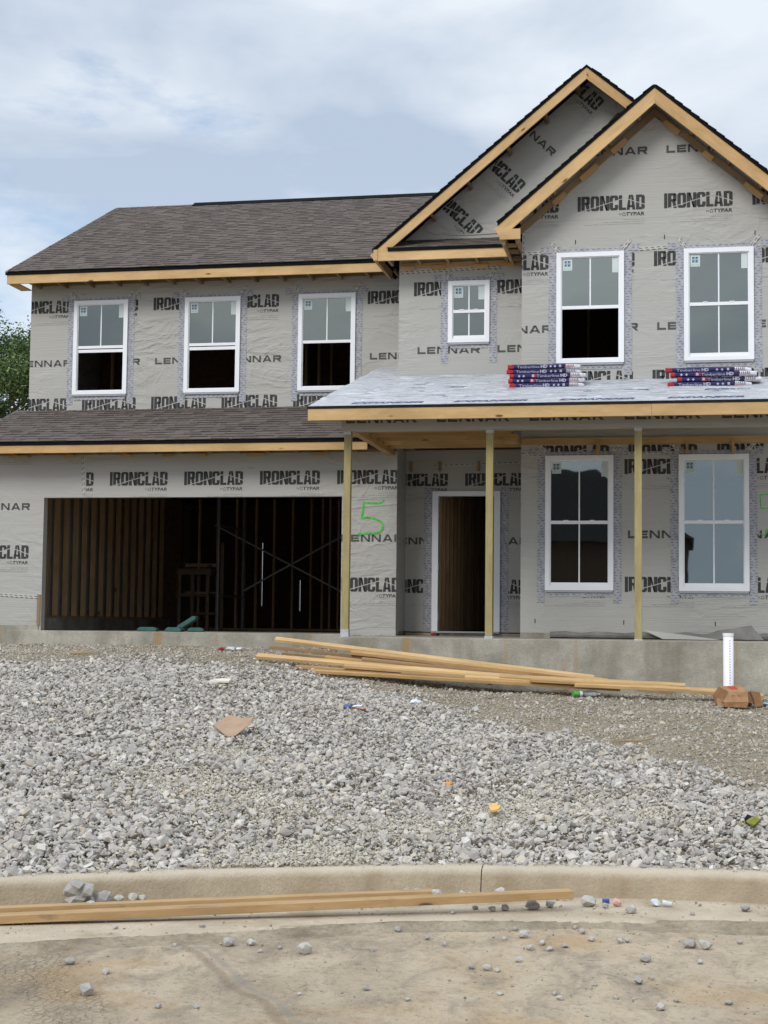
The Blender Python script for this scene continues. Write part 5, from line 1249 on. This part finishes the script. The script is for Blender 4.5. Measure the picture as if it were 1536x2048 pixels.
# scrap of cardboard
def scrap(name, px, py, pts, mat, label, cat, h=.05, th=.006, rot=0):
    x, y = ground_hit(px, py); t = empty(name, (x, y, gz(x, y)+h), rot); a = [Vector(p_) for p_ in pts]; n = len(a)
    o = MB().add(a+[q-Vector((0, 0, th)) for q in a], [list(range(n)), list(range(2*n-1, n-1, -1))]+[((i+1) % n, i, n+i, n+(i+1) % n) for i in range(n)]).build(name, mat)
    o.location = t.location; bpy.data.objects.remove(t); return tag(o, label, cat)
M['cardlight'] = plain('dusty_cardboard', (.37, .255, .175), .9, .1, .1, 8)
scrap('cardboard_scrap', 461, 1480, [(-.17, .06, .05), (-.09, -.03, .01), (.02, -.16, -.03), (.085, -.13, -.02), (.15, .05, .06), (.16, .16, .12), (.08, .13, .105), (-.07, .17, .13)], M['cardlight'], 'flat torn piece of brown cardboard on the grey gravel', 'cardboard', .07)
scrap('paper_scrap', 437, 1375, [(-.12, -.03, .0), (-.02, -.05, .015), (.12, -.03, .01), (.13, .04, .03), (.03, .05, .035), (-.08, .04, .02)], plain('cream_paper', (.66, .62, .52), .7), 'curled cream paper strip on the gravel left of the lumber pile', 'litter', .06, .02)
M['orange'] = plain('orange_clay', (.62, .27, .06), .8, .2, .2, 30)
scrap('wood_chip', 988, 1640, [(-.01, -.07, 0), (.035, -.06, .01), (.045, .0, .02), (.0, .06, .03), (-.035, .04, .02), (-.03, -.02, .01)], plain('orange_chip', (.72, .40, .11), .8), 'orange splinter of wood lying on the gravel below the clay chunk', 'wood chip', .07, .012)
scrap('wood_splinter', 1260, 1490, [(-.17, .02, 0), (-.05, -.02, .01), (.1, -.01, .01), (.2, .03, .03), (.05, .015, .02)], M['oldwood'], 'curved brown wood splinter on the tan ground at right', 'wood chip', .03, .01)
scrap('wood_splinter', 1107, 1386, [(-.02, -.02, 0), (.17, .02, .01), (.16, .04, .01), (.0, .01, .0)], M['lumber'], 'thin pale splinter in front of the lumber pile', 'wood chip', .03, .008)
scrap('bark_piece', 155, 1311, [(-.12, -.02, 0), (.1, -.03, .01), (.22, .02, .01), (.05, .05, .03), (-.1, .04, .02)], M['oldwood'], 'dark flat scrap on the ground before the left side of the garage', 'litter', .03, .015)
def lump(name, px, py, w, mat, label, cat, flat=.6, h=.01, seed=1, onz=None, n=16):
    if onz is None: x, y = ground_hit(px, py); z = gz(x, y)+h
    else: p_ = atz(px, py, onz); x, y, z = p_.x, p_.y, onz
    r = w/2/FPX*y; pv, pf = rock_proto(n, flat, .45, seed); v = pv*r; v[:, 2] -= v[:, 2].min()
    me = bpy.data.meshes.new(name); me.from_pydata(v.tolist(), [], pf.tolist()); me.materials.append(mat); me.update(); o = link(name, me); o.location = (x, y, z); o.rotation_euler = (0, 0, seed); return tag(o, label, cat)
lump('clay_chunk', 897, 1590, 22, M['orange'], 'small orange clay chunk sitting on the grey gravel', 'clay chunk', .8, .055, 3)
M['wplast'] = plain('white_plastic', (.66, .70, .74), .35, .5, .15, 40)
lump('plastic_bag', 830, 1416, 28, M['wplast'], 'crumpled white plastic on the gravel below the lumber pile', 'litter', .45, .03, 7, n=26)
lump('plastic_cup', 750, 1452, 26, plain('cream_cup', (.62, .64, .58), .5), 'pale flattened scrap right of the blue wrapper on gravel', 'litter', .4, .03, 9, n=20)
lump('foam_scrap', 72, 1402, 20, M['wplast'], 'white foam crumb on the gravel at the far left', 'litter', .5, .04, 10)
w_ = empty('snack_wrapper', (0, 0, 0)); x, y = ground_hit(712, 1426); w_.location = (x, y, gz(x, y)+.04); tag(w_, 'crumpled blue and white wrapper with a pinkish piece on the gravel', 'litter')
def crumple(parent, x, y, w, mat, seed, flat=.4, nm='foil'):
    pv, pf = rock_proto(22, flat, .55, seed); v = pv*w; v[:, 2] -= v[:, 2].min(); me = bpy.data.meshes.new(nm); me.from_pydata(v.tolist(), [], pf.tolist()); me.materials.append(mat); me.update()
    o = link(nm, me, parent); o.location = (x, y, 0); return o
M['bluef'] = plain('blue_foil', (.04, .07, .30), .3, .6, .3); M['pinkf'] = plain('pinkish_foil', (.48, .22, .16), .6)
crumple(w_, -.09, .02, .06, M['bluef'], 4); crumple(w_, .0, .04, .07, M['wplast'], 5); crumple(w_, .07, -.05, .065, M['pinkf'], 6, .25)
w_ = empty('snack_bag'); x, y = ground_hit(462, 1304); w_.location = (x, y, gz(x, y)+.02); tag(w_, 'crumpled clear and red plastic bag in front of the garage slab', 'litter')
crumple(w_, -.13, .0, .06, M['bred'], 14, .5); crumple(w_, .0, .02, .08, M['wplast'], 15, .4); crumple(w_, .12, .0, .065, M['wplast'], 16, .5)
# green and white can, bottle
x, y = ground_hit(1155, 1396); cn = empty('drink_can', (x, y, gz(x, y)+.05), .5); tag(cn, 'green and white drink can lying in front of the lumber pile', 'can')
MB().tube((-.055, 0, 0), (.02, 0, 0), .033, 16).build('can_body', plain('green_can', (.08, .38, .06), .3, .6), cn)
MB().tube((.0205, 0, 0), (.05, 0, 0), .0325, 16).tube((.0502, 0, 0), (.06, 0, 0), .0325, 16, 0, .026).build('can_end', M['pvc'], cn)
x, y = ground_hit(1183, 1396); cn = empty('plastic_bottle', (x, y, gz(x, y)+.05), -.2); tag(cn, 'crushed clear bottle lying right of the green can', 'bottle')
M['clear'] = plain('cloudy_plastic', (.50, .54, .56), .25, .6, .2, 30)
MB().tube((-.09, 0, 0), (.05, 0, .0), .034, 12).tube((.0502, 0, 0), (.085, 0, 0), .034, 12, 0, .014).build('bottle_body', M['clear'], cn)
MB().tube((.0852, 0, 0), (.105, 0, 0), .015, 10).build('bottle_cap', M['pvc'], cn)
x, y = ground_hit(976, 1375); tag(lump('crushed_cup', 980, 1377, 20, plain('pink_white_plastic', (.52, .38, .36), .4), 'pinkish crushed cup against the lowest board of the pile', 'litter', .6, .04, 20))
M['olive'] = plain('olive_cloth', (.23, .24, .055), .8, .2, .3)
w_ = empty('work_glove'); x, y = ground_hit(1503, 1672); w_.location = (x, y, gz(x, y)+.05); tag(w_, 'crumpled olive and black glove on the gravel at the right edge', 'glove')
crumple(w_, .01, .0, .055, M['olive'], 31, .75, 'palm'); crumple(w_, -.07, -.02, .028, M['olive'], 32, .6, 'cuff'); crumple(w_, -.01, .03, .035, M['felt'], 33, 1.3, 'finger_patch')
lump('blue_scrap', 1530, 1414, 22, plain('light_blue_plastic', (.25, .50, .66), .4), 'light blue plastic scrap on the ground right of the box', 'litter', .3, .02, 40)
lump('pink_lump', 1234, 1812, 28, plain('pink_lump', (.60, .36, .32), .8), 'pink lump in the gutter between the rocks and the clear plastic', 'stone', .8, 0, 41, -1.331)
cp = atz(1205, 1806, -1.331); cc = tag(MB().tube((0, 0, .012), (.035, .01, .012), .012, 10).build('bottle_cap', M['bluef']), 'blue bottle cap in the gutter left of the pink lump', 'cap'); cc.location = cp
cp = atz(1318, 1812, -1.331); bt_ = empty('plastic_bottle', cp, -.1); tag(bt_, 'crumpled clear plastic bottle in the gutter against the curb', 'bottle')
crumple(bt_, -.02, 0, .038, M['clear'], 50, .7, 'bottle_body'); MB().tube((.02, 0, .02), (.07, -.005, .014), .015, 10, 0, .011).build('bottle_neck', M['clear'], bt_)
# red glove beside the door
p = at(866, 1269, PD-.5); w_ = empty('red_tool', (p.x, p.y, .001)); tag(w_, 'small red power tool lying on the porch beside the door', 'tool')
crumple(w_, .0, 0, .05, M['bred'], 60, .8, 'tool_body'); crumple(w_, .07, .0, .035, M['felt'], 61, .7, 'tool_grip')
# rolled leftover house wrap on the porch
M['wrapdark'] = plain('wrap_underside', (.16, .155, .145), .6, .3, .25, 5)
a, b_ = at(1100, 1275, 20.45), at(1536, 1281, 20.3)
rl = empty('wrap_roll', (a.x, a.y, 0)); tag(rl, 'unrolled leftover dark wrap lying along the porch under the two windows', 'house wrap')
L = b_.x-a.x+.35; mb = MB(); segs = 16
prof = [(.0, .003), (-.05, .02), (-.06, .05), (-.03, .085), (.03, .09), (.07, .05), (.06, .01)]
rings = [[(L*i/segs, y_*(1+.2*math.sin(i*1.7)), z_*(1+.15*math.sin(i*2.3))) for y_, z_ in prof] for i in range(segs+1)]
mb.add([p_ for q in rings for p_ in q], [(i*7+j, i*7+(j+1) % 7, (i+1)*7+(j+1) % 7, (i+1)*7+j) for i in range(segs) for j in range(7)]+[list(range(6, -1, -1)), [segs*7+j for j in range(7)]])
mb.build('roll', M['wrapdark'], rl)
def tri(nm, pts, mat): quad3(nm, pts, mat, .004, rl)
f0 = at(1286, 1262, 20.2).x-a.x; f1 = at(1445, 1280, 20.2).x-a.x
tri('loose_fold', [(f0, -.09, .125), (f0+.25, -.16, .012), (f1, -.13, .006), (f0+.40, -.085, .085)], M['wrap_taut'])
g0 = at(1395, 1272, 20.3).x-a.x; g1_ = at(1503, 1253, 20.3).x-a.x; g2_ = at(1528, 1278, 20.3).x-a.x
tri('loose_fold', [(g0, -.10, .02), (g2_, -.12, .012), (g1_, -.06, .20), (g0+.25, -.07, .13)], M['wrapdark'])
mb = MB()
for i in range(3): mb.add([(f0+.165+.035*i, -.119-.012*i, .055), (f0+.18+.035*i, -.119-.012*i, .055), (f0+.20+.035*i, -.118-.01*i, .10), (f0+.185+.035*i, -.118-.01*i, .10)], [(0, 1, 2, 3)])
# yellow strap at the far left
p0, p1 = ground_hit(-10, 1281), ground_hit(72, 1287)
tag(MB().box(p0[0], p1[0], p0[1], p0[1]+.04, gz(*p0)+.02, gz(*p0)+.035).build('yellow_strap', plain('yellow_strap', (.50, .36, .12), .7)), 'thin yellow wood strip on the ground under the left wall', 'strip')

# ------------------------------------------------------------ things standing in the garage
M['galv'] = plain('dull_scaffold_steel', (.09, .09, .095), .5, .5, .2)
sc = empty('scaffold', (at(587, 1200, 25.0).x, 25.0, .012)); tag(sc, 'steel scaffold with crossed braces inside the dark garage', 'scaffold')
def sl_(px, py, P=25.0): v = at(px, py, P); return (v.x-sc.location.x, P-25.0, v.z-.012)
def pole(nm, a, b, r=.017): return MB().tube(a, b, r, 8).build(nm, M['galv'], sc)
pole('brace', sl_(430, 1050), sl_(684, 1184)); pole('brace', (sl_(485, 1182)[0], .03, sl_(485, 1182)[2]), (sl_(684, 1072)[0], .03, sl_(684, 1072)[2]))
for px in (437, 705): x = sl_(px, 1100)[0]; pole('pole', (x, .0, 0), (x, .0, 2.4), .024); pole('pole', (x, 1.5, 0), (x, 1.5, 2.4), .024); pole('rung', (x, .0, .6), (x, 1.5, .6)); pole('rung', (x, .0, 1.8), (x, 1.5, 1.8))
wsx = at(400, 1200, 26.0); M['darkstud'] = wood('darkened_wood', (.15, .10, .06), (.10, .07, .04), (.03, .02, .01), .4)  # stand wood darkened in its colour so it looks less front lit
ws = empty('work_stand', (wsx.x, 26.0, .012)); tag(ws, 'rough wooden work stand with a shelf at the back left of the garage', 'stand')
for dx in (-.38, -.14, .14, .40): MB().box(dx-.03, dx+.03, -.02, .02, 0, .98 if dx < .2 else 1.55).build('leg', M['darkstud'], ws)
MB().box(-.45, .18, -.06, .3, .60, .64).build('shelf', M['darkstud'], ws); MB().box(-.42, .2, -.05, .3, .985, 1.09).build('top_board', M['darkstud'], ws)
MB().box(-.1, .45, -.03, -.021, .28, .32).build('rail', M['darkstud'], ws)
M['teal'] = plain('teal_foam', (.05, .12, .11), .6, .3, .2)
for px, py, w, lb, rz in ((296, 1262, .28, 'flat teal foam roll at the left of the garage floor', .1), (350, 1262, .24, 'second flat teal foam roll on the garage floor', -.1), (392, 1263, .22, 'teal foam piece lying by the work stand', .2)):
    p = at(px, py, 22.6); o = tag(MB().prism_y([(-w/2, 0), (w/2, 0), (w/2+.02, .03), (w/2-.03, .065), (-w/2+.03, .065), (-w/2-.02, .03)], -.09, .09).build('foam_roll', M['teal'], None, .008), lb, 'foam roll'); o.location = (p.x, p.y, .013); o.rotation_euler = (0, 0, rz)
p = at(375, 1250, 22.9); o = tag(MB().prism_y([(-.16, -.035), (.16, -.035), (.18, 0), (.15, .035), (-.15, .035), (-.18, 0)], -.08, .08).build('foam_roll', M['teal'], None, .008), 'teal foam roll tilted up on end in the garage', 'foam roll'); o.location = (p.x, p.y, .15); o.rotation_euler = (0, -.55, 0)

# ------------------------------------------------------------ trees behind the house at left
M['bark'] = plain('bark', (.10, .075, .055), .95, .1, .3)
k = NM('leaf', .65, .3); ri_ = k.rnd_isl(); k.col(k.ramp(ri_, (0, (.05, .085, .025)), (.5, (.085, .14, .04)), (1, (.14, .20, .065)))); M['leaf'] = k.m
def tree(x, y, z0, H, crad, label, seed, n=9000, ztop_bias=0):
    r = random.Random(seed); t = empty('tree', (x, y, z0)); tag(t, label, 'tree')
    mb = MB(); tips = []
    def limb(a, d, L, rad, lv):
        b = a+d*L; mb.tube(a, b, rad, 7, 0, rad*.62)
        if lv == 0: tips.append((b, L)); return
        for _ in range(3 if lv > 1 else 4):
            nd = (d*.9+Vector((r.uniform(-1, 1), r.uniform(-1, 1), r.uniform(-.15, .8)))*.85).normalized(); limb(a+d*L*r.uniform(.55, 1), nd, L*r.uniform(.55, .75), rad*.5, lv-1)
        tips.append((b, L))
    limb(Vector((0, 0, 0)), Vector((r.uniform(-.05, .05), 0, 1)).normalized(), H*.38, H*.022, 4)
    mb.build('trunk', M['bark'], t)
    cl = MB(); per = max(6, n//len(tips))
    for (c, L) in tips:
        R_ = crad*r.uniform(.10, .22)
        if r.random() < .12: continue
        for _ in range(per):
            v = Vector((r.gauss(0, 1), r.gauss(0, 1), r.gauss(0, .75)))*R_*.42; p_ = c+v; s_ = r.uniform(.03, .065)
            a = Vector((r.gauss(0, 1), r.gauss(0, 1), r.gauss(0, .6))).normalized(); b = a.orthogonal().normalized(); b = (b*math.cos(r.uniform(0, 6))+a.cross(b)*math.sin(r.uniform(0, 6))).normalized()
            cl.add([p_-a*s_, p_+b*s_*.5, p_+a*s_, p_-b*s_*.5], [(0, 1, 2, 3)])
    cl.build('crown', M['leaf'], t); return t
pt = at(-40, 900, 40)
tree(pt.x-1.0, 40, -.4, 10.6, 4.6, 'leafy tree seen past the left corner of the house', 5, 60000)
tree(pt.x-6.5, 45, -.4, 12, 5.0, 'taller tree farther left behind the house', 8, 22000)
tree(pt.x+1.4, 44, -.4, 8.6, 4.0, 'low bushy tree filling the gap beside the garage roof', 12, 50000)

# ------------------------------------------------------------ finished house across the street (it shows in the porch windows)
nb = empty('neighbouring_house', (-12.5, -24, -1.3)); tag(nb, 'dark roofed brick house across the street behind the viewer', 'house')
M['brick'] = plain('dull_brick', (.10, .075, .06), .9, .1, .3, 30); M['darkroof'] = plain('dark_roof', (.03, .03, .032), .9, .1, .3)
MB().box(-11, 12.8, -9, 0, 0, 5.1).build('wall', M['brick'], nb)
e0, e1, yb0, yb1, ez, rz_ = -11.6, 13.1, -9.6, .55, 5.1, 8.5
MB().add([(e0, yb1, ez), (e1, yb1, ez), (e1, yb0, ez), (e0, yb0, ez), (e0+5, (yb0+yb1)/2, rz_), (e1-4.4, (yb0+yb1)/2, rz_)], [(0, 1, 5, 4), (1, 2, 5), (2, 3, 4, 5), (3, 0, 4), (3, 2, 1, 0)]).build('roof', M['darkroof'], nb)
for i in range(6):
    wx = -9.0+3.53*i; wn_ = MB().box(wx, wx+.06, .002, .05, 1.0, 2.7).box(wx+.74, wx+.80, .002, .05, 1.0, 2.7).box(wx+.061, wx+.739, .002, .05, 2.64, 2.7).box(wx+.061, wx+.739, .002, .05, 1.0, 1.06).box(wx+.061, wx+.739, .002, .045, 1.82, 1.88).build('window', M['galv'], nb)
    MB().box(wx+.061, wx+.739, .004, .02, 1.061, 1.819).box(wx+.061, wx+.739, .004, .02, 1.881, 2.639).build('pane', M['felt'], wn_)
print('objects', len(bpy.data.objects))
